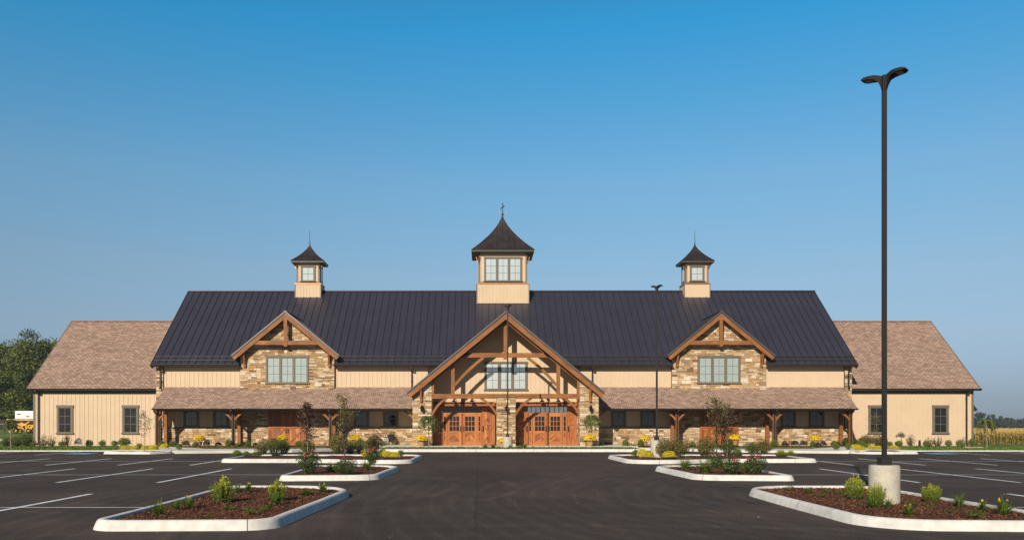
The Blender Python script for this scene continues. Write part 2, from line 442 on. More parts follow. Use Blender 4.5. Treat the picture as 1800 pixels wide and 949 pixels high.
# ---------------------------------------------------------------- meshes
class MB:
    def __init__(s):
        s.v, s.f, s.uv, s.mi, s.t = [], [], [], [], []

    def face(s, pts, mi=0, t=0.5, uv=None):
        i = len(s.v)
        pts = [Vector(p) for p in pts]
        s.v += [tuple(p) for p in pts]
        s.f.append(tuple(range(i, i + len(pts))))
        if uv is None:
            n = Vector((0, 0, 0))
            for a, b in zip(pts, pts[1:] + pts[:1]):
                n += Vector(((a.y - b.y) * (a.z + b.z), (a.z - b.z) * (a.x + b.x), (a.x - b.x) * (a.y + b.y)))
            if n.length < 1e-12:
                n = Vector((0, 0, 1))
            n.normalize()
            if abs(n.z) > 0.999:
                uv = [(p.x, p.y) for p in pts]
            else:
                u = Vector((-n.y, n.x, 0)).normalized()
                w = n.cross(u)
                uv = [(p.dot(u), p.dot(w)) for p in pts]
        s.uv += list(uv)
        s.mi.append(mi)
        s.t.append(t)

    def hexa(s, c, mi=0, t=0.5, uvl=None):
        """c: 8 corners, 4 of one end then 4 of the other"""
        q = ((0, 3, 2, 1), (4, 5, 6, 7), (0, 1, 5, 4), (1, 2, 6, 5), (2, 3, 7, 6), (3, 0, 4, 7))
        for k, f in enumerate(q):
            uv = None
            if uvl is not None:
                l0, l1 = uvl
                if k < 2:
                    uv = [(0, 0), (0.1, 0), (0.1, 0.1), (0, 0.1)]
                else:
                    o = 0.37 * k
                    uv = [(l0, o), (l0, o + .2), (l1, o + .2), (l1, o)]
            s.face([c[i] for i in f], mi, t, uv)

    def box(s, x0, x1, y0, y1, z0, z1, mi=0, t=0.5):
        s.hexa([(x0, y0, z0), (x1, y0, z0), (x1, y1, z0), (x0, y1, z0), (x0, y0, z1), (x1, y0, z1), (x1, y1, z1), (x0, y1, z1)], mi, t)

    def beam(s, p0, p1, w, h, up=(0, 1, 0), mi=0, t=0.5):
        """bar of section w (across) x h (along up)"""
        p0, p1, up = Vector(p0), Vector(p1), Vector(up)
        d = (p1 - p0)
        l = d.length
        d.normalize()
        a = d.cross(up).normalized()
        u = a.cross(d)
        c = []
        for p in (p0, p1):
            for i, j in ((-1, -1), (1, -1), (1, 1), (-1, 1)):
                c.append(p + a * (i * w / 2) + u * (j * h / 2))
        o = random.random() * 20
        s.hexa(c, mi, t, (o, o + l))

    def sweep(s, path, w, h, axis=(0, 1, 0), mi=0, t=0.5):
        """flat bar along a curved path: h along axis, w across it"""
        axis = Vector(axis)
        P = [Vector(p) for p in path]
        rings = []
        for i, p in enumerate(P):
            d = (P[min(i + 1, len(P) - 1)] - P[max(i - 1, 0)]).normalized()
            n = d.cross(axis).normalized()
            rings.append([p + n * (a * w / 2) + axis * (b * h / 2) for a, b in ((-1, -1), (1, -1), (1, 1), (-1, 1))])
        o = random.random() * 20
        for i in range(len(P) - 1):
            l0 = o + i * 0.2
            for k in range(4):
                s.face([rings[i][k], rings[i][(k + 1) % 4], rings[i + 1][(k + 1) % 4], rings[i + 1][k]], mi, t,
                       [(l0, k * .3), (l0, k * .3 + .2), (l0 + .2, k * .3 + .2), (l0 + .2, k * .3)])
        s.face(rings[0][::-1], mi, t)
        s.face(rings[-1], mi, t)

    def tube(s, pts, r, n=8, mi=0, t=0.5, cap=True):
        P = [Vector(p) for p in pts]
        rr = r if isinstance(r, (list, tuple)) else [r] * len(P)
        ref = None
        rings = []
        for i, p in enumerate(P):
            d = (P[min(i + 1, len(P) - 1)] - P[max(i - 1, 0)])
            if d.length < 1e-9:
                d = Vector((0, 0, 1))
            d.normalize()
            if ref is None or abs(d.dot(ref)) > 0.95:
                ref = Vector((1, 0, 0)) if abs(d.x) < 0.8 else Vector((0, 1, 0))
            a = d.cross(ref).normalized()
            b = d.cross(a)
            rings.append([p + (a * math.cos(2 * math.pi * k / n) + b * math.sin(2 * math.pi * k / n)) * rr[i] for k in range(n)])
        for i in range(len(P) - 1):
            for k in range(n):
                s.face([rings[i][k], rings[i][(k + 1) % n], rings[i + 1][(k + 1) % n], rings[i + 1][k]][::-1], mi, t)
        if cap:
            s.face(rings[0], mi, t)
            s.face(rings[-1][::-1], mi, t)

    def lathe(s, prof, c=(0, 0, 0), n=16, mi=0, t=0.5):
        c = Vector(c)
        rings = [[c + Vector((r * math.cos(2 * math.pi * k / n), r * math.sin(2 * math.pi * k / n), z)) for k in range(n)] for r, z in prof]
        for i in range(len(prof) - 1):
            for k in range(n):
                s.face([rings[i][k], rings[i][(k + 1) % n], rings[i + 1][(k + 1) % n], rings[i + 1][k]], mi, t)
        if prof[0][0] > 1e-4:
            s.face(rings[0][::-1], mi, t)
        if prof[-1][0] > 1e-4:
            s.face(rings[-1], mi, t)

    def prism(s, poly, y0, y1, mi=0, t=0.5):
        """polygon of (x, z) (counter-clockwise seen from -Y) extruded from y0 to y1"""
        a = [(x, y0, z) for x, z in poly]
        b = [(x, y1, z) for x, z in poly]
        s.face(a, mi, t)
        s.face(b[::-1], mi, t)
        n = len(poly)
        for i in range(n):
            j = (i + 1) % n
            s.face([a[j], a[i], b[i], b[j]], mi, t)

    def prism_x(s, poly, x0, x1, mi=0, t=0.5):
        """polygon of (y, z) extruded along X"""
        a = [(x0, y, z) for y, z in poly]
        b = [(x1, y, z) for y, z in poly]
        s.face(a[::-1], mi, t)
        s.face(b, mi, t)
        n = len(poly)
        for i in range(n):
            j = (i + 1) % n
            s.face([a[i], a[j], b[j], b[i]], mi, t)

    def slab(s, poly, z, th, mi=0, t=0.5):
        """polygon of (x, y); z number or function (x,y)->z of its top"""
        fz = z if callable(z) else (lambda x, y: z)
        a = [(x, y, fz(x, y)) for x, y in poly]
        b = [(x, y, fz(x, y) - th) for x, y in poly]
        s.face(a, mi, t)
        n = len(poly)
        for i in range(n):
            j = (i + 1) % n
            s.face([a[j], a[i], b[i], b[j]], mi, t)

    def build(s, name, mats, parent=None, origin=(0, 0, 0), smooth=False, merge=False):
        me = bpy.data.meshes.new(name)
        o = Vector(origin)
        vs = np.array(s.v, dtype=np.float64).reshape(-1, 3) - np.array(o)
        me.from_pydata([tuple(p) for p in vs], [], s.f)
        uvl = me.uv_layers.new(name="UVMap")
        uvl.data.foreach_set("uv", np.array(s.uv, dtype=np.float32).ravel())
        at = me.attributes.new("tint", 'FLOAT', 'FACE')
        at.data.foreach_set("value", np.array(s.t, dtype=np.float32))
        if not isinstance(mats, (list, tuple)):
            mats = [mats]
        for m in mats:
            me.materials.append(MT[m] if isinstance(m, str) else m)
        me.polygons.foreach_set("material_index", np.array(s.mi, dtype=np.int32))
        if smooth or merge:
            import bmesh
            bm = bmesh.new()
            bm.from_mesh(me)
            bmesh.ops.remove_doubles(bm, verts=bm.verts, dist=1e-4)
            bm.to_mesh(me)
            bm.free()
        if smooth:
            me.polygons.foreach_set("use_smooth", [True] * len(me.polygons))
            me.set_sharp_from_angle(angle=R(40))
        me.update()
        ob = bpy.data.objects.new(name, me)
        col.objects.link(ob)
        if parent is not None:
            ob.parent = parent
        return ob


def tag(o, label=None, cat=None, group=None, kind=None):
    if label:
        o["label"] = label
    if cat:
        o["category"] = cat
    if group:
        o["group"] = group
    if kind:
        o["kind"] = kind
    return o


def empty(name, loc):
    o = bpy.data.objects.new(name, None)
    o.empty_display_size = 0.3
    o.location = loc
    col.objects.link(o)
    return o


KIDS = {}


def copy_tree(o, parent=None):
    c = o.copy()
    col.objects.link(c)
    c.parent = parent
    for ch in o.children:
        copy_tree(ch, c)
    return c


def quads_mesh(name, V, matname, tint, parent=None, k=4):
    """V: (n, k, 3) corners of n little leaves"""
    n = len(V)
    me = bpy.data.meshes.new(name)
    me.vertices.add(n * k)
    me.vertices.foreach_set("co", V.reshape(-1).astype(np.float32))
    me.loops.add(n * k)
    me.loops.foreach_set("vertex_index", np.arange(n * k, dtype=np.int32))
    me.polygons.add(n)
    me.polygons.foreach_set("loop_start", np.arange(0, n * k, k, dtype=np.int32))
    at = me.attributes.new("tint", 'FLOAT', 'FACE')
    at.data.foreach_set("value", np.clip(tint, 0, 1).astype(np.float32))
    me.materials.append(MT[matname])
    me.update(calc_edges=True)
    me.validate()
    ob = bpy.data.objects.new(name, me)
    col.objects.link(ob)
    if parent is not None:
        ob.parent = parent
    return ob


def unit(a):
    return a / np.maximum(np.linalg.norm(a, axis=-1, keepdims=True), 1e-9)


def leaf_quads(P, N, size, aspect=0.5, droop=None):
    """rhombic leaves at P, roughly facing N; droop = direction of the leaf's length"""
    n = len(P)
    size = np.broadcast_to(size, (n,))[:, None]
    d = rng.normal(size=(n, 3)) if droop is None else droop + 0.35 * rng.normal(size=(n, 3))
    d = unit(d - N * np.sum(d * N, 1, keepdims=True))
    b = np.cross(N, d)
    return np.stack([P - d * size * 0.5, P + b * size * aspect * 0.5 + d * size * 0.05, P + d * size * 0.5, P - b * size * aspect * 0.5 + d * size * 0.05], 1)
# ---------------------------------------------------------------- ground
def grid_sheet(name, xs, ys, fz, matname, kind='structure'):
    b = MB()
    for i in range(len(xs) - 1):
        for j in range(len(ys) - 1):
            b.face([(xs[i], ys[j], fz(xs[i], ys[j])), (xs[i + 1], ys[j], fz(xs[i + 1], ys[j])),
                    (xs[i + 1], ys[j + 1], fz(xs[i + 1], ys[j + 1])), (xs[i], ys[j + 1], fz(xs[i], ys[j + 1]))])
    return tag(b.build(name, matname, smooth=True), kind=kind)


def interp(x, pts):
    return float(np.interp(x, [p[0] for p in pts], [p[1] for p in pts]))


LG = 0.19                                        # lawn level round the building


def terrain_z(x, y):
    if y <= 52:
        return -0.15
    left = interp(y, [(52, LG - .02), (60, LG), (88, .80), (97, 1.15), (104, 2.2), (130, 2.6), (5000, 2.6)])
    right = interp(y, [(52, LG - .02), (62, LG), (74, -1.2), (5000, -1.2)])
    t = min(max((x + 30) / 25.0, 0), 1)
    return left * (1 - t) + right * t


xs = [-3000, -800, -300, -150, -100, -80, -70] + list(range(-60, -20, 4)) + [-15, -5, 10, 30, 36, 42, 50, 60, 70, 80, 100, 150, 300, 800, 3000]
ys = [-2000, -500, -120, 0, 45, 51.9, 52, 54, 56, 58, 60, 62, 65, 68, 71, 74, 78, 84, 88, 92, 97, 100, 104, 115, 130, 200, 500, 1500, 4500]
grid_sheet("ground", xs, ys, terrain_z, "terrain")
grid_sheet("parking_lot", [-70, -35, 0, 35, 70], [-45, 0, 16] + list(range(20, 47, 5)) + [46, 51.95], lambda x, y: gz(y), "asphalt")
# the road on the bank behind the left lawn
b = MB()
rx = [-140, -100, -75, -55, -38]
for a, c in zip(rx, rx[1:]):
    b.face([(a, 97.3, 1.23), (c, 97.3, 1.23), (c, 104, 2.24), (a, 104, 2.24)])
    b.face([(a, 104, 2.24), (c, 104, 2.24), (c, 111, 2.36), (a, 111, 2.36)])
tag(b.build("road", "asphalt"), kind='structure')
b = MB()
b.face([(-120, 101.3, 1.845), (-40, 101.3, 1.845), (-40, 101.6, 1.89), (-120, 101.6, 1.89)])
tag(b.build("road_marking", "paint"), kind='structure')


# painted lines
def paint_line(b, p, q, w=0.125, mi=0):
    p, q = Vector(p), Vector(q)
    n = max(1, int((q - p).length / 1.5))
    d = (q - p).normalized()
    a = Vector((-d.y, d.x)) * w / 2
    for i in range(n):
        s, e = p.lerp(q, i / n), p.lerp(q, (i + 1) / n)
        b.face([(*(s - a), gz(s.y - a.y) + .005), (*(e - a), gz(e.y - a.y) + .005), (*(e + a), gz(e.y + a.y) + .005), (*(s + a), gz(s.y + a.y) + .005)][::1], mi)


b = MB()
for side in (-1, 1):
    X = lambda u: XC - .05 + side * u
    for (u0, y0, y1, yc, n, uf) in ((10.15, 12.6, 18.9, 15.9, 8, 7.35), (10.0, 22.4, 29.0, 25.7, 10, 7.1), (12.2, 31.4, 37.0, 34.5, 11, 11.7)):
        for k in range(n):
            paint_line(b, (X(u0 + 2.66 * k), y0), (X(u0 + 2.66 * k), y1))
        paint_line(b, (X(uf), yc), (X(u0 + 2.66 * n), yc), 0.08)
    for k in range(6):
        paint_line(b, (X(22.9 + 3.0 * k), 40.9), (X(22.9 + 3.0 * k), 45.8))
    u0 = 26.1
    paint_line(b, (X(u0), 42), (X(u0 + 5.6), 42))
    for k in range(5):
        paint_line(b, (X(u0 + k * 1.2), 42), (X(u0 + 1.2 + k * 1.2), 45.6))
tag(b.build("parking_lines", "paint"), kind='structure')
b = MB()
for side in (-1, 1):
    xc = XC - .05 + side * 21.55
    b.face([(xc - .65, 42.0, gz(42.0) + .005), (xc + .65, 42.0, gz(42.0) + .005), (xc + .65, 43.5, gz(43.5) + .005), (xc - .65, 43.5, gz(43.5) + .005)], 0)
    w = lambda px, py: (xc + px, 42.75 + py, gz(42.75 + py) + .009)
    ring = [(0.05 + .3 * math.cos(t), -.15 + .3 * math.sin(t)) for t in np.linspace(2.2, 6.2, 12)]
    for p, q in list(zip(ring, ring[1:])) + [((-.1, .4), (-.08, .0)), ((-.08, 0), (.2, 0)), ((.2, 0), (.35, -.4)), ((-.1, .2), (.15, .2))]:
        d = Vector((q[0] - p[0], q[1] - p[1])).normalized()
        a = Vector((-d.y, d.x)) * .04
        b.face([w(p[0] - a.x, p[1] - a.y), w(q[0] - a.x, q[1] - a.y), w(q[0] + a.x, q[1] + a.y), w(p[0] + a.x, p[1] + a.y)], 1)
tag(b.build("accessible_parking_marking", ["blue_paint", "paint"]), kind='structure')


# ---------------------------------------------------------------- kerbed islands
def round_poly(pts):
    """pts: (x, y, radius); anticlockwise"""
    out = []
    n = len(pts)
    for i in range(n):
        p0, p, p1 = (Vector(pts[(i + k) % n][:2]) for k in (-1, 0, 1))
        r = pts[i][2]
        d0, d1 = (p0 - p).normalized(), (p1 - p).normalized()
        ang = d0.angle(d1)
        t = min(r / math.tan(ang / 2), (p0 - p).length * .49, (p1 - p).length * .49)
        r = t * math.tan(ang / 2)
        c = p + (d0 + d1).normalized() * (r / math.sin(ang / 2))
        a0 = p + d0 * t - c
        a1 = p + d1 * t - c
        m = max(2, int(r / .12) + 2)
        th0 = math.atan2(a0.y, a0.x)
        dth = (math.atan2(a1.y, a1.x) - th0 + math.pi) % (2 * math.pi) - math.pi
        for k in range(m + 1):
            out.append(c + Vector((math.cos(th0 + dth * k / m), math.sin(th0 + dth * k / m))) * r)
    # densify, without near-duplicate points
    keep = []
    for p in out:
        if not keep or (p - keep[-1]).length > .03:
            keep.append(p)
    if (keep[0] - keep[-1]).length < .03:
        keep.pop()
    out = keep
    res = []
    for p, q in zip(out, out[1:] + out[:1]):
        m = max(1, int((q - p).length / 0.5))
        res += [p.lerp(q, k / m) for k in range(m)]
    return res


def inset(poly, d):
    n = len(poly)
    out = []
    for i in range(n):
        a = (poly[i] - poly[i - 1]).normalized()
        c = (poly[(i + 1) % n] - poly[i]).normalized()
        na, nc = Vector((-a.y, a.x)), Vector((-c.y, c.x))
        m = (na + nc).normalized()
        out.append(poly[i] + m * d / max(.4, m.dot(na)))
    return out


def inside(poly, x, y):
    c = False
    n = len(poly)
    for i in range(n):
        a, d = poly[i], poly[i - 1]
        if (a.y > y) != (d.y > y) and x < (d.x - a.x) * (y - a.y) / (d.y - a.y) + a.x:
            c = not c
    return c


PROF = [(0, -.02), (.040, .085), (.058, .122), (.082, .145), (.115, .152), (.155, .150), (.176, .140), (.18, .12), (.18, -.02)]


def kerb(name, poly, joint=2.6, hs=1.0):
    rings = [inset(poly, d) for d, z in PROF]
    b = MB()
    n = len(poly)
    acc = 0.0
    for i in range(n):
        j = (i + 1) % n
        seg = (poly[j] - poly[i]).length
        acc += seg
        cut = acc > joint
        f = 1.0 - (0.014 / max(seg, .05) if cut else 0)
        if cut:
            acc = 0
        for k in range(len(PROF) - 1):
            def P(r, a):
                q = rings[r][i].lerp(rings[r][j], a)
                return (q.x, q.y, gz(q.y) + PROF[r][1] * hs)
            b.face([P(k, 0), P(k, f), P(k + 1, f), P(k + 1, 0)], 0)
            if cut:
                def D(r, a):
                    q = rings[r][i].lerp(rings[r][j], a)
                    m = rings[4][i].lerp(rings[4][j], a)
                    q = q.lerp(m, .12)
                    return (q.x, q.y, gz(q.y) + PROF[r][1] * hs * .9)
                b.face([D(k, f), D(k, 1), D(k + 1, 1), D(k + 1, f)], 1)
    return tag(b.build(name, ["concrete", "mortar"], smooth=True), kind='structure')


def mulch(poly, chips=0, cell=.09, lift=.10):
    P = inset(poly, .15)
    x0, x1 = min(p.x for p in P), max(p.x for p in P)
    y0, y1 = min(p.y for p in P), max(p.y for p in P)
    nx, ny = int((x1 - x0) / cell) + 1, int((y1 - y0) / cell) + 1
    ph = rng.uniform(0, 6, 6)

    def h(x, y):
        return gz(y) + lift + .012 * math.sin(x * 3.1 + ph[0]) * math.sin(y * 2.3 + ph[1]) + .010 * math.sin(x * 9 + ph[2] + y * 4) * math.sin(y * 7 + ph[3])
    b = MB()
    for i in range(nx):
        for j in range(ny):
            x, y = x0 + i * cell, y0 + j * cell
            if inside(P, x + cell / 2, y + cell / 2):
                b.face([(x, y, h(x, y)), (x + cell, y, h(x + cell, y)), (x + cell, y + cell, h(x + cell, y + cell)), (x, y + cell, h(x, y + cell))])
    tag(b.build("mulch_bed", "mulch", smooth=True), kind='structure')
    if chips:
        Q = inset(poly, .22)
        pts = []
        while len(pts) < chips:
            x, y = rng.uniform(x0, x1), rng.uniform(y0, y1)
            if inside(Q, x, y):
                pts.append((x, y, h(x, y) + rng.uniform(.002, .02)))
        P3 = np.array(pts)
        N = unit(rng.normal(size=(chips, 3)) * [.5, .5, .5] + [0, 0, .7])
        V = leaf_quads(P3, N, rng.uniform(.018, .062, chips), .38)
        tag(quads_mesh("mulch_chips", V, "chips", rng.beta(2, 2.6, chips)), kind='stuff')


def mirror(pts):
    return [(2 * (XC - .05) - x, y, r) for x, y, r in pts][::-1]


I1 = [(-5.72, 12.25, .45), (-2.98, 12.35, .55), (-2.70, 19.5, 1.5), (-5.85, 19.55, .6)]
I1R = [(5.70, 12.35, 1.1), (9.0, 12.15, .5), (9.0, 19.5, .6), (5.82, 19.5, 1.3)]
I2 = [(-5.48, 22.95, .3), (-2.78, 23.25, .7), (-2.55, 28.75, 1.1), (-5.55, 28.7, .5)]
I3 = [(-10.2, 33.3, .4), (-6.2, 33.25, 3.0), (-4.4, 32.35, 3.0), (-2.55, 32.3, .9), (-2.45, 38.0, 1.0), (-10.2, 38.0, .6)]
STRIP = [(XC - 7.3, 45.25, .4), (XC + 7.3, 45.25, .4), (XC + 7.3, 48.6, .6), (XC - 7.3, 48.6, .6)]
I0 = [(-9.5, 4.5, .5), (-4.6, 4.5, .6), (-4.5, 10.1, .8), (-9.5, 10.1, .5)]
for pts, nch in ((I0, 500), (I1, 14000), (I1R, 14000), (I2, 2600), (mirror(I2), 2600), (I3, 0), (mirror(I3), 0)):
    poly = round_poly(pts)
    kerb("kerb", poly)
    mulch(poly, nch, .09)
sp = round_poly(STRIP)
kerb("kerb", sp)
b = MB()
b.slab([(p.x, p.y) for p in inset(sp, .1)], lambda x, y: gz(y) + .13, .1)
tag(b.build("grass_strip", "lawn"), kind='structure')
# little kerbed beds where the side walks meet the lot
yb = [(-18.75, 42.3, .15), (-16.2, 42.0, .1), (-15.2, 43.6, .5), (-18.3, 43.9, .5)]
for pts in (yb, mirror(yb)):
    poly = round_poly(pts)
    kerb("kerb", poly, hs=.8)
    mulch(poly, 0, .08, .10)

# ---------------------------------------------------------------- lawns, walks
grass_areas = []


def lawn_z(x, y):
    return interp(y, [(45.9, gz(46) + .05), (52, LG), (60, LG + .01)])


for side in (-1, 1):
    def S(pts):
        q = [(XC + side * u, y) for u, y in pts]
        return q if side > 0 else q[::-1]
    b = MB()
    for a, c in ((46.15, 49), (49, 52), (52, 57.6)):      # flank lawn
        b.slab(S([(20.5, a), (70, a), (70, c), (20.5, c)]), lawn_z, .3)
    for a, c in ((57.6, 60), (60, 63.0)):
        b.slab(S([(31.4, a), (70, a), (70, c), (31.4, c)]), lawn_z, .3)
    b.slab(S([(7.8, 50.3), (20.5, 47.4), (20.5, 53.4), (7.8, 53.4)]), lambda x, y: LG + .02, .3)
    tag(b.build("lawn", "lawn", merge=True), kind='structure')
    grass_areas.append((side, [(20.5, 46.2), (36, 46.2), (36, 55.6), (20.5, 55.6)]))
    grass_areas.append((side, [(11, 50.4), (20.5, 47.6), (20.5, 52.6), (11, 52.6)]))
    b = MB()                                              # flush kerb along the flank lawn
    for k in range(16):
        b.slab(S([(20.3 + 3 * k, 45.95), (23.29 + 3 * k, 45.95), (23.29 + 3 * k, 46.16), (20.3 + 3 * k, 46.16)]), lambda x, y: gz(46) + .06, .2)
    tag(b.build("kerb", "concrete"), kind='structure')
    b = MB()                                              # walk from the lot along the porch to the doors
    wz = lambda x, y: gz(y) + .13
    walk = [((24.6, 45.9), (20.6, 43.95), (20.6, 45.9), (20.6, 46.3)),
            ((20.6, 43.95), (16.9, 43.95), (16.9, 47.35), (20.6, 51.8), (20.6, 46.3))]
    for pl in (walk[1], ((16.9, 42.75), (11.4, 44.6), (11.4, 46.9), (16.9, 46.4)), ((11.4, 44.6), (8.0, 48.0), (8.0, 49.6), (11.4, 46.9)),
               ((8.0, 48.0), (4.4, 50.7), (4.4, 52.3), (8.0, 49.6))):
        q = [(XC + side * u, y) for u, y in pl]
        if side < 0:
            q = q[::-1]
        ar = sum(p[0] * r[1] - r[0] * p[1] for p, r in zip(q, q[1:] + q[:1]))
        b.slab(q if ar > 0 else q[::-1], wz, .25)
    tag(b.build("sidewalk", "walk"), kind='structure')
    b = MB()                                              # mulch along the wing and the porch
    bz = lambda x, y: LG + .035 + .015 * math.sin(x * 2.2) * math.sin(y * 3)
    for k in range(12):
        b.slab(S([(22.9 + k * .8, 55.4 + .25 * math.sin(k)), (23.7 + k * .8, 55.4 + .25 * math.sin(k + 1)), (23.7 + k * .8, 57.45), (22.9 + k * .8, 57.45)]), bz, .2)
    b.slab(S([(8.2, 52.55), (22.4, 52.55), (22.4, 53.5), (8.2, 53.5)]), lambda x, y: LG + .05, .2)
    if side < 0:
        b.slab(S([(32.2, 49.2), (36, 49.6), (36, 51.3), (32.2, 51.6)]), lambda x, y: lawn_z(x, y) + .02, .1)
    tag(b.build("mulch_bed", "mulch"), kind='structure')
b = MB()
b.slab([(XC - 7.9, 51.1), (XC + 7.9, 51.1), (XC + 7.9, 56.2), (XC - 7.9, 56.2)], 0.335, .3)
for s in (-1, 1):
    x = sorted((XC + s * 7.9, XC + s * 22.3))
    b2 = MB()
    b2.slab([(x[0], 53.45), (x[1], 53.45), (x[1], 56.2), (x[0], 56.2)], 0.27, .3)
    tag(b2.build("mulch_bed", "mulch"), kind='structure')
tag(b.build("sidewalk", "walk"), kind='structure')
b = MB()                                                  # walk on the far side of the left lawn
b.slab([(-70, 68.0), (-30.5, 68.0), (-30.5, 72.5), (-70, 72.5)], lambda x, y: terrain_z(-40, y) + .03, .2)
tag(b.build("footpath", "walk"), kind='structure')

# grass blades on the lawns that face the lot
Pg = []
for side, pl in grass_areas:
    poly = [Vector((XC + side * u, y)) for u, y in pl]
    x0, x1 = min(p.x for p in poly), max(p.x for p in poly)
    y0, y1 = min(p.y for p in poly), max(p.y for p in poly)
    q = rng.uniform((x0, y0), (x1, y1), size=(9000, 2))
    q = [(x, y, lawn_z(x, y)) for x, y in q if inside(poly, x, y)]
    Pg += q
q = rng.uniform((XC - 6.9, 45.6), (XC + 6.9, 48.3), size=(5000, 2))
Pg += [(x, y, gz(y) + .13) for x, y in q]
Pg = np.array(Pg)
n = len(Pg)
N = unit(rng.normal(size=(n, 3)) * [1, 1, .15])
d = unit(np.stack([rng.normal(0, .3, n), rng.normal(0, .3, n), np.ones(n)], 1))
s = rng.uniform(.06, .13, n)
tag(quads_mesh("grass", leaf_quads(Pg + d * s[:, None] * .4, N, s, .45, d), "blade", rng.beta(2, 2, n)), kind='stuff')
# ---------------------------------------------------------------- the barn
BO = Vector((XC, 56.0, LG))
barn = tag(empty("barn_building", BO), "long tan barn style hall with dark metal roof, stone bays, timber entry and three cupolas", "building")


def part(b, name, mats, parent=None, label=None, smooth=False):
    o = b.build(name, mats, parent or barn, BO, smooth)
    if label:
        o["label"] = label
    return o


YW, YB, YD, YF = 56.0, 55.8, 54.0, 52.4       # porch wall, stone bays, door wall, truss and pillar fronts
YWG = 57.4                                    # wing walls
PITCH = 0.82


def siding(b, x0, x1, z0, ztop, y, spacing=.30, depth=.2, peak=None):
    """board and batten facing -Y; ztop number or function of x"""
    f = ztop if callable(ztop) else (lambda x: ztop)
    xs = [x0, x1] if peak is None else [x0, peak, x1]
    b.prism([(x0, z0), (x1, z0)] + [(x, f(x)) for x in xs[::-1]], y, y + depth)
    n = int((x1 - x0) / spacing)
    for k in range(n + 1):
        x = x0 + (k + .5) * (x1 - x0) / (n + 1)
        zt = min(f(x - .02), f(x + .02))
        if zt > z0 + .1:
            b.box(x - .021, x + .021, y - .020, y + .004, z0 + .002, zt - .01)


def stones(b, u0, u1, z0, z1, place, ok=None, seed=0):
    """coursed ashlar; place(u, z, d) -> point, d = how far a stone stands out"""
    r = random.Random(seed)
    g = .0085

    def stone(a, c, lo, hi):
        if c - a < .03:
            return
        if ok and not ok((a + c) / 2, (lo + hi) / 2, a, c, lo, hi):
            return
        d = r.uniform(.004, .034)
        A = [place(a + g, lo + g, -.02), place(c - g, lo + g, -.02), place(c - g, hi - g, -.02), place(a + g, hi - g, -.02)]
        B = [place(a + g, lo + g, d), place(c - g, lo + g, d), place(c - g, hi - g, d), place(a + g, hi - g, d)]
        t = r.random()
        b.face(B, 0, t)
        for i in range(4):
            j = (i + 1) % 4
            b.face([A[i], A[j], B[j], B[i]], 0, t)

    def row(a, c, lo, hi, lmin, lmax):
        x = a
        while x < c - .001:
            l = r.uniform(lmin, lmax)
            if c - x - l < lmin * .7:
                l = c - x
            stone(x, x + l, lo, hi)
            x += l
    z = z0
    while z < z1 - .02:
        h = r.choice((.15, .18, .20, .24))
        if z1 - z - h < .1:
            h = z1 - z
        x = u0
        while x < u1 - .001:
            seg = r.uniform(.3, 1.3)
            if u1 - x - seg < .25:
                seg = u1 - x
            m = r.random()
            if m < .14:
                row(x, x + seg, z, z + h, .2, .5)
            elif m < .90:
                c = z + h * r.uniform(.38, .62)
                row(x, x + seg, z, c, .16, .62)
                row(x, x + seg, c, z + h, .16, .62)
            else:
                c1, c2 = z + h * .33, z + h * .66
                row(x, x + seg, z, c1, .2, .7)
                row(x, x + seg, c1, c2, .2, .7)
                row(x, x + seg, c2, z + h, .2, .7)
            x += seg
        z += h


def front(y):
    return lambda u, z, d: (u, y - d, z)


def window(x0, x1, z0, z1, y, units, cols, rows, cas=.10, pane='dark_pane', parent=None, head=0.0, name="window", fr='trim', pane_part=True):
    """frame with casing, mullions and muntins on a wall face y; the pane is a piece of its own"""
    b = MB()
    b.box(x0, x0 + cas, y - .07, y + .01, z0, z1)
    b.box(x1 - cas, x1, y - .07, y + .01, z0, z1)
    b.box(x0 - .03, x1 + .03, y - .085, y + .01, z1 - cas, z1 + head)
    b.box(x0 - .05, x1 + .05, y - .11, y + .01, z0, z0 + cas * .8)
    a0, a1, c0, c1 = x0 + cas, x1 - cas, z0 + cas * .8, z1 - cas
    uw = (a1 - a0) / units
    sash = .045
    for k in range(units):
        s0, s1 = a0 + k * uw, a0 + (k + 1) * uw
        if k:
            b.box(s0 - .05, s0 + .05, y - .06, y + .01, c0, c1)
        l, r_ = s0 + (.05 if k else 0), s1 - (.05 if k < units - 1 else 0)
        b.box(l, l + sash, y - .045, y + .01, c0, c1)
        b.box(r_ - sash, r_, y - .045, y + .01, c0, c1)
        b.box(l + sash, r_ - sash, y - .045, y + .01, c0, c0 + sash)
        b.box(l + sash, r_ - sash, y - .045, y + .01, c1 - sash, c1)
        l, r_ = l + sash, r_ - sash
        for i in range(1, cols):
            x = l + (r_ - l) * i / cols
            b.box(x - .012, x + .012, y - .034, y + .01, c0 + sash, c1 - sash)
        for i in range(1, rows):
            z = c0 + sash + (c1 - c0 - 2 * sash) * i / rows
            for q in range(cols):
                xa = l + (r_ - l) * q / cols + .0125
                xb = l + (r_ - l) * (q + 1) / cols - .0125
                b.box(xa, xb, y - .032, y + .01, z - .012, z + .012)
    if not pane_part:
        b.box(a0, a1, y - .022, y + .005, c0, c1, 1)
        return part(b, name, [fr, pane], parent)
    w = part(b, name, fr, parent)
    p = MB()
    p.box(a0, a1, y - .022, y + .005, c0, c1)
    part(p, "pane", pane, w)
    return w


def seams_on_slope(b, x, y0, z0, y1, z1, mi=1):
    b.beam((x, y0, z0 + .02), (x, y1, z1 + .02), .022, .045, (0, -(z1 - z0), (y1 - y0)), mi)


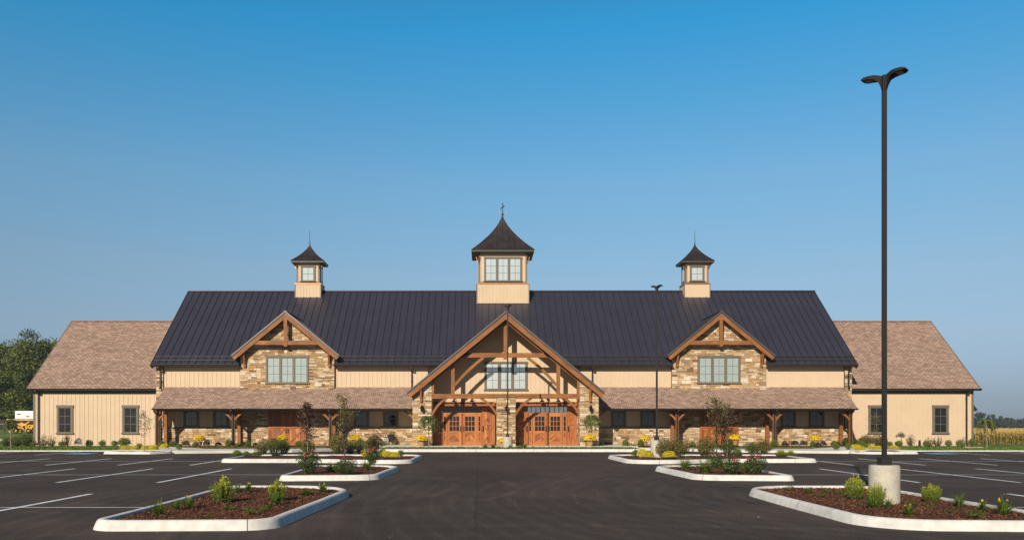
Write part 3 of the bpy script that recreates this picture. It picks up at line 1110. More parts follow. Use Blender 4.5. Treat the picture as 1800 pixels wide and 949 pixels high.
# ---- bodies
EY, EZ = 55.5, 5.53                            # main eave
RY = 62.67
RZ = EZ + PITCH * (RY - EY)
HL = 23.0                                      # half length of the main roof
xl, xr = XC - 22.75, XC + 22.75
b = MB()
zt = lambda y: EZ - .18 + PITCH * (y - EY if y < RY else 2 * RY - EY - y)
b.prism_x([(YW + .22, .05), (69.3, .05), (69.3, zt(69.3)), (RY, zt(RY)), (YW + .22, zt(YW + .22))], xl + .02, xr - .02)
part(b, "wall", "siding")
# upper siding of the long wall
for a, c in ((xl + .45, XC - 14.17 - 3.06), (XC - 14.17 + 3.06, XC - 5.0), (XC + 5.0, XC + 14.05 - 3.06), (XC + 14.05 + 3.06, xr - .45)):
    b = MB()
    siding(b, a, c, 3.9, EZ - .02, YW)
    part(b, "board_siding", "siding")
# the siding under the porch, above the stone
for a, c in ((xl + .45, XC - 14.17 - 3.06), (XC - 14.17 + 3.06, XC - 5.6), (XC + 5.6, XC + 14.05 - 3.06), (XC + 14.05 + 3.06, xr - .45)):
    b = MB()
    siding(b, a, c, 1.5, 2.9, YW, .45)
    part(b, "board_siding", "siding")
# stone wainscot with its ledge
for i, (a, c) in enumerate(((xl, XC - 14.17 - 3.06), (XC - 14.17 + 3.06, XC - 5.6), (XC + 5.6, XC + 14.05 - 3.06), (XC + 14.05 + 3.06, xr))):
    b = MB()
    b2 = MB()
    b.box(a, c, YW - .03, YW + .1, .1, 1.41, 1)
    stones(b, a, c, .15, 1.41, front(YW - .03), seed=10 + i)
    b2.box(a, c, YW - .12, YW + .05, 1.41, 1.495)
    part(b, "stone_wainscot", ["stone", "mortar"])
    part(b2, "wainscot_ledge", "trim")
for s, x0 in ((-1, xl - .03), (1, xr - .42)):
    b = MB()
    b.box(x0, x0 + .45, YW - .08, YW + .5, 1.42, EZ - .1, 1)
    stones(b, x0, x0 + .45, 1.42, EZ - .1, front(YW - .08), seed=31 + s)
    xe = x0 if s < 0 else x0 + .45
    stones(b, YW - .07, YW + .5, .15, EZ - .1, (lambda u, z, d, xe=xe, s=s: (xe + s * d, u, z)), seed=37 + s)
    part(b, "corner_stonework", ["stone", "mortar"])

# ---- main roof
b = MB()
CUT = 56.4                                     # below this line the front slope stops beside the dormers


def roof_piece(x0, x1, ya, yb_, sgn=1):
    Yv = lambda y: y if sgn > 0 else 2 * RY - y
    za, zb = EZ + PITCH * (ya - EY), EZ + PITCH * (yb_ - EY)
    b.hexa([(x0, Yv(ya), za - .09), (x1, Yv(ya), za - .09), (x1, Yv(yb_), zb - .09), (x0, Yv(yb_), zb - .09),
            (x0, Yv(ya), za + .05), (x1, Yv(ya), za + .05), (x1, Yv(yb_), zb + .05), (x0, Yv(yb_), zb + .05)])


SEGS = [(XC - HL, XC - 14.17 - 3.09), (XC - 14.17 + 3.09, XC - 3.2), (XC + 3.2, XC + 14.05 - 3.09), (XC + 14.05 + 3.09, XC + HL)]
roof_piece(XC - HL, XC + HL, CUT, RY)
for q in SEGS:
    roof_piece(q[0], q[1], EY, CUT)
roof_piece(XC - HL, XC + HL, EY, RY, -1)
n = int(2 * HL / .475)
for k in range(n + 1):
    x = XC - HL + .02 + k * (2 * HL - .04) / n
    ya = EY if any(q[0] <= x <= q[1] for q in SEGS) else CUT
    seams_on_slope(b, x, ya, EZ + PITCH * (ya - EY) + .05, RY, RZ + .05)
    seams_on_slope(b, x, 2 * RY - EY, EZ + .05, RY, RZ + .05)
b.box(XC - HL - .01, XC + HL + .01, RY - .14, RY + .14, RZ + .02, RZ + .09)
part(b, "metal_roof", ["roof", "seam"])
for dy in (.24, .54):                          # snow guards above the eave
    segs = [(XC - HL + .1, XC - 14.17 - 3.3), (XC - 14.17 + 3.3, XC - 3.6), (XC + 3.6, XC + 14.05 - 3.3), (XC + 14.05 + 3.3, XC + HL - .1)]
    for a, c in segs:
        b = MB()
        b.tube([(a, EY + dy, EZ + PITCH * dy + .14), (c, EY + dy, EZ + PITCH * dy + .14)], .028, 6)
        x = a + .2
        while x < c:
            b.box(x - .02, x + .02, EY + dy - .02, EY + dy + .02, EZ + PITCH * dy + .05, EZ + PITCH * dy + .13)
            x += .84
        part(b, "snow_guard", "rail")
for a, c in SEGS:
    b = MB()
    b.prism_x([(EY - .14, EZ + .03), (EY - .11, EZ - .07), (EY - .02, EZ - .12), (EY + .02, EZ - .12), (EY + .02, EZ + .03)], a, c)
    b.box(a, c, EY + .021, YW, EZ - .10, EZ - .092)
    part(b, "gutter", "bronze")
for s in (-1, 1):                              # rake boards
    b = MB()
    x = XC + s * (HL - .09)
    for sg in (1, -1):
        y0 = EY if sg > 0 else 2 * RY - EY
        b.beam((x, y0, EZ - .16), (x, RY, RZ - .16), .12, .14, (0, -PITCH * sg, 1))
    part(b, "rake_board", "bronze")

# ---- wings
for s in (-1, 1):
    WE, WZ, WR = 57.0, 4.05, 63.3
    RZw = WZ + .835 * (WR - WE)
    xo, xi = XC + s * 31.9, XC + s * 22.76
    a, c = min(xo, xi), max(xo, xi)
    wo_ = XC + s * 31.6
    wa, wc = min(wo_, xi), max(wo_, xi)
    b = MB()
    zt = lambda y: WZ - .12 + .835 * (y - WE if y < WR else 2 * WR - WE - y)
    siding(b, wa, wc, .30, WZ, YWG)
    b.prism_x([(YWG + .1, .05), (69.1, .05), (69.1, zt(69.1)), (WR, zt(WR)), (YWG + .1, zt(YWG + .1))], wa, wc)
    n = 38                                     # battens on the gable end
    for k in range(n):
        y = YWG + .3 + k * .3
        xb = wo_ + s * .001
        b.box(min(xb, xb + s * .02), max(xb, xb + s * .02), y - .021, y + .021, .3, zt(y) - .02)
    part(b, "wing_siding", "siding")
    b = MB()
    b.box(wa, wc, YWG - .012, YWG + .2, .1, .30)
    part(b, "wing_foundation", "base_concrete")
    b = MB()
    b.box(min(wo_, wo_ - s * .12) - .014, max(wo_, wo_ - s * .12) + .014, YWG - .03, YWG + .12, .2, WZ - .08)
    b.box(wa, wc, YWG - .028, YWG + .01, WZ - .30, WZ - .09)
    part(b, "corner_board", "trim")
    b = MB()
    for sg in (1, -1):
        Yv = lambda y: y if sg > 0 else 2 * WR - y
        b.hexa([(a, Yv(WE), WZ - .06), (c, Yv(WE), WZ - .06), (c, WR, RZw - .06), (a, WR, RZw - .06),
                (a, Yv(WE), WZ + .02), (c, Yv(WE), WZ + .02), (c, WR, RZw + .02), (a, WR, RZw + .02)])
    b.box(a, c, WR - .12, WR + .12, RZw - .0, RZw + .045)
    part(b, "shingle_roof", "shingle")
    b = MB()
    b.prism_x([(WE - .13, WZ + .01), (WE - .10, WZ - .09), (WE - .02, WZ - .13), (WE + .02, WZ - .13), (WE + .02, WZ + .01)], a, c)
    b.box(a, c, WE + .021, YWG, WZ - .115, WZ - .10)
    part(b, "gutter", "bronze")
    b = MB()
    x = xo - s * .05
    for sg in (1, -1):
        y0 = WE if sg > 0 else 2 * WR - WE
        b.beam((x, y0, WZ - .08), (x, WR, RZw - .08), .08, .17, (0, -.835 * sg, 1))
    part(b, "rake_board", "trim")
    for u in ((27.05, 29.75) if s < 0 else (27.3, 29.75)):
        pass
for x0, x1 in ((100.3, 128.8), (215.2, 244), (1526, 1554.8), (1638.6, 1667)):
    window(PX(x0, YWG), PX(x1, YWG), PZ(762.5, YWG), PZ(713, YWG), YWG, 1, 2, 3, .12, head=.05)


def downspout(x, y, z0, z1, yt=None, zt=None, r=.042):
    """square pipe; the top kicks out to the gutter"""
    b = MB()
    if yt is not None:
        b.beam((x, yt, zt), (x, yt, zt - .12), .085, .085, (1, 0, 0))
        b.beam((x, yt, zt - .10), (x, y, z1 + .02), .08, .08, (1, 0, 0))
    b.beam((x, y, z1), (x, y, z0 + .1), .09, .085, (1, 0, 0))
    b.beam((x, y, z0 + .12), (x, y - .14, z0), .085, .085, (1, 0, 0))
    for z in (z0 + .5, (z0 + z1) / 2, z1 - .3):
        b.box(x - .06, x + .06, y - .05, y + .06, z - .02, z + .02)
    return part(b, "downspout", "bronze")


downspout(PX(68.5, YWG), YWG - .07, .3, 3.7, 56.92, 3.96)
downspout(PX(1698, YWG), YWG - .07, .3, 3.7, 56.92, 3.96)

# ---- porch roofs
PE, PEZ, PTZ = 53.8, 2.66, 4.11
for s in (-1, 1):
    a, c = sorted((XC + s * 22.25, XC + s * 5.72))
    b = MB()
    b.prism_x([(PE, PEZ - .03), (YW, PEZ + .14), (YW, PTZ), (PE, PEZ)][::1], a, c)
    part(b, "porch_roof", "shingle")
    b = MB()
    b.box(a, c, PE + .02, YW - .03, PEZ - .005, PEZ + .002)
    part(b, "porch_ceiling", "trim")
    b = MB()
    b.prism_x([(PE - .12, PEZ + .005), (PE - .10, PEZ - .06), (PE - .02, PEZ - .09), (PE + .018, PEZ - .09), (PE + .018, PEZ + .005)], a, c)
    part(b, "gutter", "bronze")
    b = MB()
    b.beam((a + .1, 54.30, PEZ - .07), (c, 54.30, PEZ - .07), .18, .12, (0, 1, 0))
    part(b, "porch_header", "timber")


def porch_post(x, ends=(-1, 1), front_pipe=True, yp=54.3):
    b = MB()
    b.box(x - .095, x + .095, yp - .095, yp + .095, .27, PEZ - .12)
    b2 = part(b, "porch_post", "timber")
    for e in ends:
        b = MB()
        pts = []
        for k in range(9):
            t = k / 8
            pts.append((x + e * (.09 + .62 * t + .0), yp, 1.94 + .58 * (t ** .75)))
        b.sweep(pts, .12, .12)
        part(b, "brace", "timber", b2)
    b = MB()                                   # braces back to the wall
    b.sweep([(x, yp + .09 + .62 * t, 1.94 + .6 * t ** .75) for t in np.linspace(0, 1, 7)], .12, .12, (1, 0, 0))
    part(b, "brace", "timber", b2)
    if front_pipe:
        d = MB()
        px_ = x - .02
        d.beam((px_, PE - .05, PEZ - .06), (px_, PE - .05, PEZ - .16), .085, .085, (1, 0, 0))
        d.beam((px_, PE - .05, PEZ - .15), (px_, yp - .15, PEZ - .33), .08, .08, (1, 0, 0))
        d.beam((px_, yp - .15, PEZ - .32), (px_, yp - .15, .35), .09, .085, (1, 0, 0))
        part(d, "downspout", "bronze")


def back_post(x):
    b = MB()
    b.box(x - .1, x + .1, YB - .27, YB - .06, .27, PEZ + .0)
    part(b, "wall_post", "timber")


BAYS = (XC - 14.17, XC + 14.05)
for bx in BAYS:
    for s in (-1, 1):
        porch_post(bx + s * 3.09)
        back_post(bx + s * 3.09)
porch_post(XC - 22.1, (1,))
porch_post(XC + 22.0, (-1,))
back_post(XC - 22.1 + .05)
back_post(XC + 21.95)
for s in (-1, 1):                              # brace from the entry pillar to the porch header
    b = MB()
    x = XC + s * 5.72
    b.sweep([(x + s * .66 * t, 54.3, 1.9 + .62 * t ** .75) for t in np.linspace(0, 1, 7)][::1], .12, .12)
    part(b, "brace", "timber")
downspout(PX(283, YW) + .02, YW - .14, 4.0, 5.1, EY - .06, EZ - .1)
downspout(PX(1490, YW), YW - .14, 4.0, 5.1, EY - .06, EZ - .1)
downspout(PX(283, YW) + .02, YW - .16, .3, 2.62)
downspout(PX(1490, YW), YW - .16, .3, 2.62)
downspout(PX(724, YW), YW - .06, 3.95, 5.1, EY - .06, EZ - .1)
downspout(PX(1041, YW), YW - .06, 3.95, 5.1, EY - .06, EZ - .1)

# porch windows
for x0, x1 in ((323, 349.5), (375.5, 402), (622, 648.5), (674, 700.5), (1074, 1100), (1125.5, 1152), (1372.5, 1398), (1421.5, 1448.5)):
    window(PX(x0, YW), PX(x1, YW), 1.50, 2.62, YW, 1, 2, 2, .09)


# ---- gabled roofs (dormers and entry)
def gable_roof(xc, zap, slope, hw, y0, y1, name, trim_w=.14, barge=(.10, .24), spacing=.42):
    th = .10
    b = MB()
    for s in (-1, 1):
        e = Vector((xc + s * hw, 0, zap - slope * hw))
        A = Vector((xc, 0, zap))
        P = lambda v, y, dz: (v.x, y, v.z + dz)
        b.hexa([P(e, y0, -th), P(A, y0, -th), P(A, y1, -th), P(e, y1, -th), P(e, y0, 0), P(A, y0, 0), P(A, y1, 0), P(e, y1, 0)])
        n = int((y1 - y0) / spacing)
        for k in range(1, n):
            y = y0 + k * spacing
            b.beam((e.x, y, e.z + .015), (xc, y, zap + .015), .022, .045, (slope * s, 0, 1), 1)
    part(b, name, ["roof", "seam"])
    b = MB()
    for s in (-1, 1):
        d = Vector((s, 0, -slope)).normalized()
        A = Vector((xc, y0 - .012, zap + .012))
        b.beam(A - d * 0.0, A + d * hw * math.hypot(1, slope), .05, .07, (slope * s, 0, 1))
    b.box(xc - .10, xc + .10, y0 - .03, y1, zap + .02, zap + .05)
    part(b, "roof_edge_trim", "roof_trim")
    b = MB()
    w, h = barge
    cs, sn = 1 / math.hypot(1, slope), slope / math.hypot(1, slope)
    for s in (-1, 1):
        # plumb cut at the top so the two boards meet on the centre line
        top, bot = -th - .003, -th - .003 - h * math.hypot(1, slope)
        ex = xc + s * (hw - .03)
        ez = zap - slope * (hw - .03)
        ln = hw * math.hypot(1, slope)
        c = [(xc, y0 + .02, zap + bot), (xc, y0 + .02 + w, zap + bot), (xc, y0 + .02 + w, zap + top), (xc, y0 + .02, zap + top),
             (ex - s * h * sn, y0 + .02, ez + top - h * cs), (ex - s * h * sn, y0 + .02 + w, ez + top - h * cs), (ex, y0 + .02 + w, ez + top), (ex, y0 + .02, ez + top)]
        if s < 0:
            c = c[4:] + c[:4]
        b.hexa(c, 0, .5, (3 + s, 3 + s + ln))
        # boards of the soffit
        c = [(xc, y0 + .125, zap - th - .03), (xc, y1 - 1.2, zap - th - .03), (xc, y1 - 1.2, zap - th - .004), (xc, y0 + .125, zap - th - .004),
             (ex, y0 + .125, ez - th - .03), (ex, y1 - 1.2, ez - th - .03), (ex, y1 - 1.2, ez - th - .004), (ex, y0 + .125, ez - th - .004)]
        if s < 0:
            c = c[4:] + c[:4]
        b.hexa(c, 0, .5, (8 + s, 8 + s + ln))
    part(b, "barge_board", "timber")


DB = 55.2                                      # dormer barge plane
for i, bx in enumerate(BAYS):
    zap, hw = 8.95, 3.48
    gable_roof(bx, zap, PITCH, hw, DB, 59.6, "dormer_roof")
    # stone bay, ground to gable
    wx0, wx1 = bx - 1.40, bx + 1.40
    wz0, wz1 = PZ(674.5, YB), PZ(625.5, YB)
    f = lambda x: zap - .16 - PITCH * abs(x - bx)
    b = MB()
    b.prism([(bx - 3.08, .1), (bx + 3.08, .1), (bx + 3.08, f(bx + 3.08)), (bx, f(bx)), (bx - 3.08, f(bx - 3.08))], YB + .0, YB + .35, 1)
    dx0, dx1 = bx - 1.26, bx + 1.26

    def ok(u, z, a, c, lo, hi, bx=bx, f=f):
        if min(f(a), f(c)) < hi - .1:
            return False
        if 2.72 < z < 3.72:
            return False
        if a < wx1 and c > wx0 and lo < wz1 and hi > wz0:
            return False
        if z < 2.72 and a < dx1 and c > dx0:
            return False
        return True
    # courses are laid separately beside the openings so that their edges stay straight
    for k, (u0, u1, z0, z1) in enumerate(((bx - 3.08, dx0, .15, 2.72), (dx1, bx + 3.08, .15, 2.72), (bx - 3.08, bx + 3.08, 3.72, wz0),
                                          (bx - 3.08, wx0, wz0, wz1), (wx1, bx + 3.08, wz0, wz1), (bx - 3.08, bx + 3.08, wz1, 8.9))):
        stones(b, u0, u1, z0, z1, front(YB), (lambda u, z, a, c, lo, hi: min(f(a), f(c)) > hi - .1) if k > 1 else None, seed=50 + 7 * k + 100 * i)
    part(b, "stone_bay", ["stone", "mortar"])
    window(wx0, wx1, wz0, wz1, YB, 3, 2, 3, .10, 'dormer_pane', head=.02)
    # timber in the gable
    b = MB()
    b.box(bx - .11, bx + .11, DB + .03, DB + .19, PZ(608.5, DB), zap - .30)
    part(b, "king_post", "timber")
    b = MB()
    zc = PZ(602, DB)
    b.beam((bx - 2.27, DB + .13, zc), (bx + 2.27, DB + .13, zc), .26, .14, (0, 1, 0))
    part(b, "collar_beam", "timber")
    for s in (-1, 1):
        x = bx + s * 2.76
        b = MB()
        b.box(x - .075, x + .075, YB - .17, YB - .035, PZ(644, DB), PZ(615, DB) + .1)
        b.sweep([(x, YB - .1 - .38 * t, PZ(640, DB) + 1.05 * t ** 1.0 * .85) for t in np.linspace(0, 1, 6)], .11, .12, (1, 0, 0))
        part(b, "bracket", "timber")
    # sliding barn doors
    for s in (-1, 1):
        b = MB()
        a, c = (dx0, bx - .012) if s < 0 else (bx + .012, dx1)
        z0, z1 = .30, 2.66
        n = 9
        for k in range(n):
            b.box(a + (c - a) * k / n + .004, a + (c - a) * (k + 1) / n - .004, YB - .06, YB + .02, z0, z1, 0, random.random())
        t = .5
        fw = .12
        yf = (YB - .10, YB - .059)
        for q in ((a, a + fw, z0, z1), (c - fw, c, z0, z1), (a + fw, c - fw, z0, z0 + .16), (a + fw, c - fw, z1 - .13, z1), (a + fw, c - fw, 1.43, 1.56)):
            b.box(q[0], q[1], yf[0], yf[1], q[2], q[3], 0, t)
        for lo, hi in ((z0 + .16, 1.43), (1.56, z1 - .13)):
            A, B_ = Vector((a + fw, YB - .08, lo)), Vector((c - fw, YB - .08, hi))
            b.beam(A, B_, .10, .036, (0, 1, 0), 0, .35)
            A2, B2 = Vector((a + fw, YB - .079, hi)), Vector((c - fw, YB - .079, lo))
            m = (A2 + B2) / 2
            d = (B2 - A2).normalized() * .07
            b.beam(A2, m - d, .10, .036, (0, 1, 0), 0, .35)
            b.beam(m + d, B2, .10, .036, (0, 1, 0), 0, .35)
        dr = part(b, "sliding_barn_door", "door")
        h = MB()
        hx = c - .06 if s < 0 else a + .06
        h.box(hx - .02, hx + .02, YB - .15, YB - .13, 1.1, 1.4)
        h.box(hx - .02, hx + .02, YB - .131, YB - .099, 1.12, 1.15)
        h.box(hx - .02, hx + .02, YB - .131, YB - .099, 1.35, 1.38)
        part(h, "handle", "iron", dr)

# ---- entry
EYF = 52.0                                     # front of the entry roof
EAP, EHW = 8.50, 6.02
gable_roof(XC, EAP, .817, EHW, EYF, 58.9, "entry_roof", barge=(.10, .27))
ft = lambda x: EAP - .14 - .817 * abs(x - XC)
b = MB()
siding(b, XC - 5.55, XC + 5.55, 3.02, ft, YD, .30, .2, XC)
part(b, "gable_siding", "siding")
# stone pillars
for i, (a, c, zt_) in enumerate(((XC - 5.70, XC - 4.55, None), (PX(873.5, YF), PX(906, YF), PZ(699, YF)), (XC + 4.55, XC + 5.70, None))):
    b = MB()
    yb = YW if zt_ is None else YF + .9
    f = (lambda x: ft(x) - .02) if zt_ is None else (lambda x: zt_)
    b.prism([(a + .002, .2), (c - .002, .2), (c - .002, f(c) - .05), (a + .002, f(a) - .05)], YF + .002, yb, 1)
    hz = max(f(a), f(c))
    okf = lambda u, z, p, q, lo, hi: min(f(p), f(q)) > hi - .06
    stones(b, a, c, .33, hz, front(YF), okf, seed=300 + i)
    for s, xe in ((-1, a), (1, c)):
        zlim = f(xe)
        stones(b, YF + .0, yb, .33, zlim, (lambda u, z, d, xe=xe, s=s: (xe + s * d, u, z)), None, seed=320 + i * 3 + s)
    if zt_ is not None:
        b.box(a - .05, c + .05, YF - .05, yb + .05, zt_ + .0, zt_ + .07, 1)
    part(b, "stone_pillar", ["stone", "mortar"])
# truss
yt = YF + .10


def tz(py):
    return PZ(py, YF)


b = MB()
b.box(XC - .125, XC + .125, yt - .10, yt + .10, tz(631), EAP - .55)
part(b, "king_post", "timber")
b = MB()
zc = tz(624)
b.beam((XC - 2.86, yt, zc), (XC + 2.86, yt, zc), .27, .16, (0, 1, 0))
part(b, "collar_beam", "timber")
b = MB()
b.beam((XC - 4.54, yt, tz(696)), (XC + 4.54, yt, tz(696)), .29, .22, (0, 1, 0))
part(b, "tie_beam", "timber")
for s in (-1, 1):
    b = MB()
    x = XC + s * 3.24
    b.box(x - .11, x + .11, yt - .085, yt + .085, tz(692.2), ft(x) - .3)
    part(b, "queen_post", "timber")
    b = MB()
    x = XC + s * 4.47
    b.box(x - .075, x + .075, yt - .083, yt + .083, tz(692.2), ft(x) - .26)
    part(b, "side_post", "timber")
    b = MB()
    p0, p2 = Vector((XC + s * 3.14, yt, tz(677))), Vector((XC + s * 1.35, yt, tz(628)))
    p1 = (p0 + p2) / 2 + Vector((s * .10, 0, .12))
    b.sweep([p0 * (1 - t) ** 2 + p1 * 2 * t * (1 - t) + p2 * t * t for t in np.linspace(0, 1, 10)], .17, .12)
    part(b, "curved_brace", "timber")
    for x0, x1 in ((XC + s * 4.53, XC + s * 3.62), (PX(873.5, YF) if s < 0 else PX(906, YF), (PX(873.5, YF) - 1.0) if s < 0 else (PX(906, YF) + 1.0))):
        b = MB()
        p0, p2 = Vector((x0, yt, tz(729))), Vector((x1, yt, tz(700)))
        p1 = Vector((x0 + (x1 - x0) * .38, yt, tz(708)))
        b.sweep([p0 * (1 - t) ** 2 + p1 * 2 * t * (1 - t) + p2 * t * t for t in np.linspace(0, 1, 10)], .14, .12)
        part(b, "curved_brace", "timber")
    b = MB()                                   # bracket that carries the overhang on the pillar
    x = XC + s * 5.18
    b.box(x - .07, x + .07, YF - .16, YF - .036, tz(706), tz(672))
    b.sweep([(x, YF - .1 - .26 * t, tz(700) + .95 * t) for t in np.linspace(0, 1, 6)], .10, .11, (1, 0, 0))
    part(b, "bracket", "timber")
    b = MB()                                   # rafters of the truss under the roof
    for y in (yt,):
        d = .30
        b.beam((XC, y, EAP - .14 - d), (XC + s * 5.4, y, EAP - .14 - d - .817 * 5.4), .22, .16, (0, 1, 0))
    part(b, "rafter", "timber")
window(PX(851.6, YD), PX(927, YD), PZ(686, YD), PZ(635.5, YD), YD, 3, 2, 3, .10, 'pale_pane', head=.0)

# door wall
zh = 3.0
b = MB()
b.box(XC - 4.6, XC + 4.6, YD + .04, YD + .24, .33, zh + .05, 0, .3)
part(b, "door_wall", "door")
dz = lambda zy: PZ(690 + zy / 6.0, YD)
dX = lambda zx: PX(760 + zx / 6.0, YD)
for i, (bay0, bay1, o) in enumerate(((-4.56, -.62, 0), (.60, 4.56, 1))):
    x0, x1 = XC + bay0, XC + bay1
    xm = dX(315) if o == 0 else dX(1213)
    b = MB()                                   # header board and track
    b.box(x0, x1, YD - .10, YD + .03, dz(150), dz(95), 0, .45)
    hd = part(b, "door_header", "door")
    b = MB()
    b.box(x0 + .15, x1 - .15, YD - .16, YD - .11, dz(113), dz(104))
    for k in range(7):
        x = x0 + .3 + k * (x1 - x0 - .6) / 6
        b.box(x - .04, x + .04, YD - .17, YD - .101, dz(116), dz(98))
    part(b, "track", "iron", hd)
    # transom with nine lights
    w = 2.62
    ta, tb = xm - w / 2, xm + w / 2
    b = MB()
    z0, z1 = dz(210), dz(134)
    b.box(ta - .06, tb + .06, YD - .07, YD + .03, z0 - .06, z0, 0, .6)
    b.box(ta - .06, tb + .06, YD - .07, YD + .03, z1, dz(150) - .002 if dz(150) > z1 else z1 + .05, 0, .6)
    for k in range(10):
        x = ta + w * k / 9
        b.box(x - .022, x + .022, YD - .065, YD + .03, z0, z1, 0, .5)
    tr = part(b, "transom", "door")
    b = MB()
    b.box(ta, tb, YD - .03, YD + .02, z0, z1)
    part(b, "pane", "dark_pane" if o == 0 else "pale_pane", tr)  # right transom: bright reflection is put into the pane colour
    z0, z1 = .335, dz(212)
    zg0, zg1 = dz(402), dz(250)
    zp0, zp1 = dz(515), dz(425)

    def leaf(a, c, cols, name, pull=None):
        st = .15 if cols > 1 else .07
        b = MB()
        for q in ((a, a + st, z0, z1), (c - st, c, z0, z1), (a + st, c - st, z0, zp0), (a + st, c - st, zp1, zg0), (a + st, c - st, zg1, z1)):
            b.box(q[0], q[1], YD - .075, YD + .03, q[2], q[3], 0, random.uniform(.45, .8))
        g0, g1 = a + st, c - st
        b.box(g0, g1, YD - .03, YD + .03, zp0, zp1, 0, .35)
        for k in range(1, cols):
            x = g0 + (g1 - g0) * k / cols
            b.box(x - .018, x + .018, YD - .066, YD + .03, zg0, zg1, 0, .6)
        for k in range(1, 3):
            z = zg0 + (zg1 - zg0) * k / 3
            for q in range(cols):
                b.box(g0 + (g1 - g0) * q / cols + .0185, g0 + (g1 - g0) * (q + 1) / cols - .0185, YD - .064, YD + .03, z - .018, z + .018, 0, .6)
        m = (g0 + g1) / 2                      # chevron boards
        hw_ = (g1 - g0) / 2
        n = 7 if cols > 1 else 5
        pit = (zp1 - zp0) / n
        rise = hw_ * .9
        for k in range(-4, n + 1):
            lo = zp0 + k * pit
            for s in (-1, 1):
                pts = [(0.0, lo + rise), (1.0, lo)]
                quad = [(0.0, lo + rise + pit - .012), (0, lo + rise), (1, lo), (1, lo + pit - .012)]
                quad = [(q[0], min(max(q[1], zp0 + .002), zp1 - .002)) for q in quad]
                if abs(quad[0][1] - quad[1][1]) + abs(quad[2][1] - quad[3][1]) < .01:
                    continue
                P = [(m + s * hw_ * u, z) for u, z in quad]
                if s > 0:
                    P = P[::-1]
                P = P[::-1]
                a_ = [(x, YD - .05, z) for x, z in P]
                b.face(a_ if s > 0 else a_, 0, random.random(), [(z * .7, x) for x, z in P])
        dr = part(b, name, "door")
        p = MB()
        p.box(g0, g1, YD - .025, YD + .02, zg0, zg1)
        part(p, "pane", "dark_pane", dr)
        if pull is not None:
            h = MB()
            h.box(pull - .03, pull + .03, YD - .11, YD - .075, dz(408), dz(352))
            part(h, "handle", "iron", dr)
    lw = .90
    leaf(xm - lw - .04, xm - .04, 3, "entry_door", xm - .1)
    leaf(xm + .04, xm + lw + .04, 3, "entry_door", xm + .1)
    leaf(xm - lw - .32, xm - lw - .06, 1, "sidelight")
    leaf(xm + lw + .06, xm + lw + .32, 1, "sidelight")
    # the big sliding doors, pushed open to either side
    for s in (-1, 1):
        a, c = (x0, xm - lw - .34) if s < 0 else (xm + lw + .34, x1)
        b = MB()
        z0d, z1d = .345, dz(150) - .01
        yy = YD - .14
        n = max(4, int((c - a) / .14))
        for k in range(n):
            b.box(a + (c - a) * k / n + .004, a + (c - a) * (k + 1) / n - .004, yy, YD + .02, z0d, z1d, 0, random.random())
        fw = .12
        zm = dz(328)
        for q in ((a, a + fw, z0d, z1d), (c - fw, c, z0d, z1d), (a + fw, c - fw, z0d, z0d + .15), (a + fw, c - fw, z1d - .12, z1d), (a + fw, c - fw, zm - .06, zm + .06)):
            b.box(q[0], q[1], yy - .04, yy + .002, q[2], q[3], 0, .5)
        for lo, hi in ((z0d + .15, zm - .06), (zm + .06, z1d - .12)):
            A, B_ = Vector((a + fw, yy - .02, lo)), Vector((c - fw, yy - .02, hi))
            b.beam(A, B_, .10, .034, (0, 1, 0), 0, .4)
            A2, B2 = Vector((a + fw, yy - .0195, hi)), Vector((c - fw, yy - .0195, lo))
            mm = (A2 + B2) / 2
            d = (B2 - A2).normalized() * .07
            b.beam(A2, mm - d, .10, .034, (0, 1, 0), 0, .4)
            b.beam(mm + d, B2, .10, .034, (0, 1, 0), 0, .4)
        dr = part(b, "sliding_barn_door", "door")
        h = MB()
        hx = c - .07 if s < 0 else a + .07
        h.box(hx - .03, hx + .03, yy - .10, yy - .041, dz(408), dz(350))
        part(h, "handle", "iron", dr)
    # goose-neck lamps over the doors
    for lx in ((798, 829.5) if o == 0 else (952.5, 981)):
        x = PX(lx, YD - .5)
        b = MB()
        b.lathe([(.07, 0), (.07, .02)], (x, YD - .03, 3.28), 10)
        b.tube([(x, YD, 3.29), (x, YD - .2, 3.37), (x, YD - .42, 3.36), (x, YD - .5, 3.26), (x, YD - .5, 3.2)], .016, 6)
        b.lathe([(.03, .12), (.05, .06), (.16, -.04), (.165, -.05), (.15, -.045), (.04, .05)], (x, YD - .5, 3.12), 14)
        part(b, "gooseneck_lamp", "iron", smooth=True)
    b = MB()
    x = PX(813 if o == 0 else 962.5, YD)
    b.lathe([(.09, .05), (.085, -.02), (.05, -.06), (0.0005, -.07)], (x, YD - .14, 3.26), 12)
    b.box(x - .04, x + .04, YD - .12, YD + .01, 3.28, 3.36)
    part(b, "security_camera", "iron", smooth=True)


def lantern(x, y, z):
    b = MB()
    b.box(x - .05, x + .05, y - .03, y + .01, z - .12, z + .14)
    b.tube([(x, y - .02, z + .10), (x, y - .12, z + .26), (x, y - .24, z + .24), (x, y - .24, z + .16)], .016, 6)
    b.lathe([(.012, .20), (.03, .17), (.10, .10), (.115, .08)], (x, y - .24, z), 6)
    b.lathe([(.085, .08), (.075, -.12)], (x, y - .24, z), 6)
    b.lathe([(.095, -.12), (.06, -.15), (.02, -.20), (.001, -.22)], (x, y - .24, z), 6)
    for k in range(6):
        a = math.pi * k / 3
        b.tube([(x + .09 * math.cos(a), y - .24 + .09 * math.sin(a), z + .08), (x + .08 * math.cos(a), y - .24 + .08 * math.sin(a), z - .12)], .01, 4)
    b.tube([(x, y - .02, z - .08), (x, y - .15, z - .24), (x, y - .22, z - .20)], .012, 5)
    part(b, "wall_lantern", "iron")


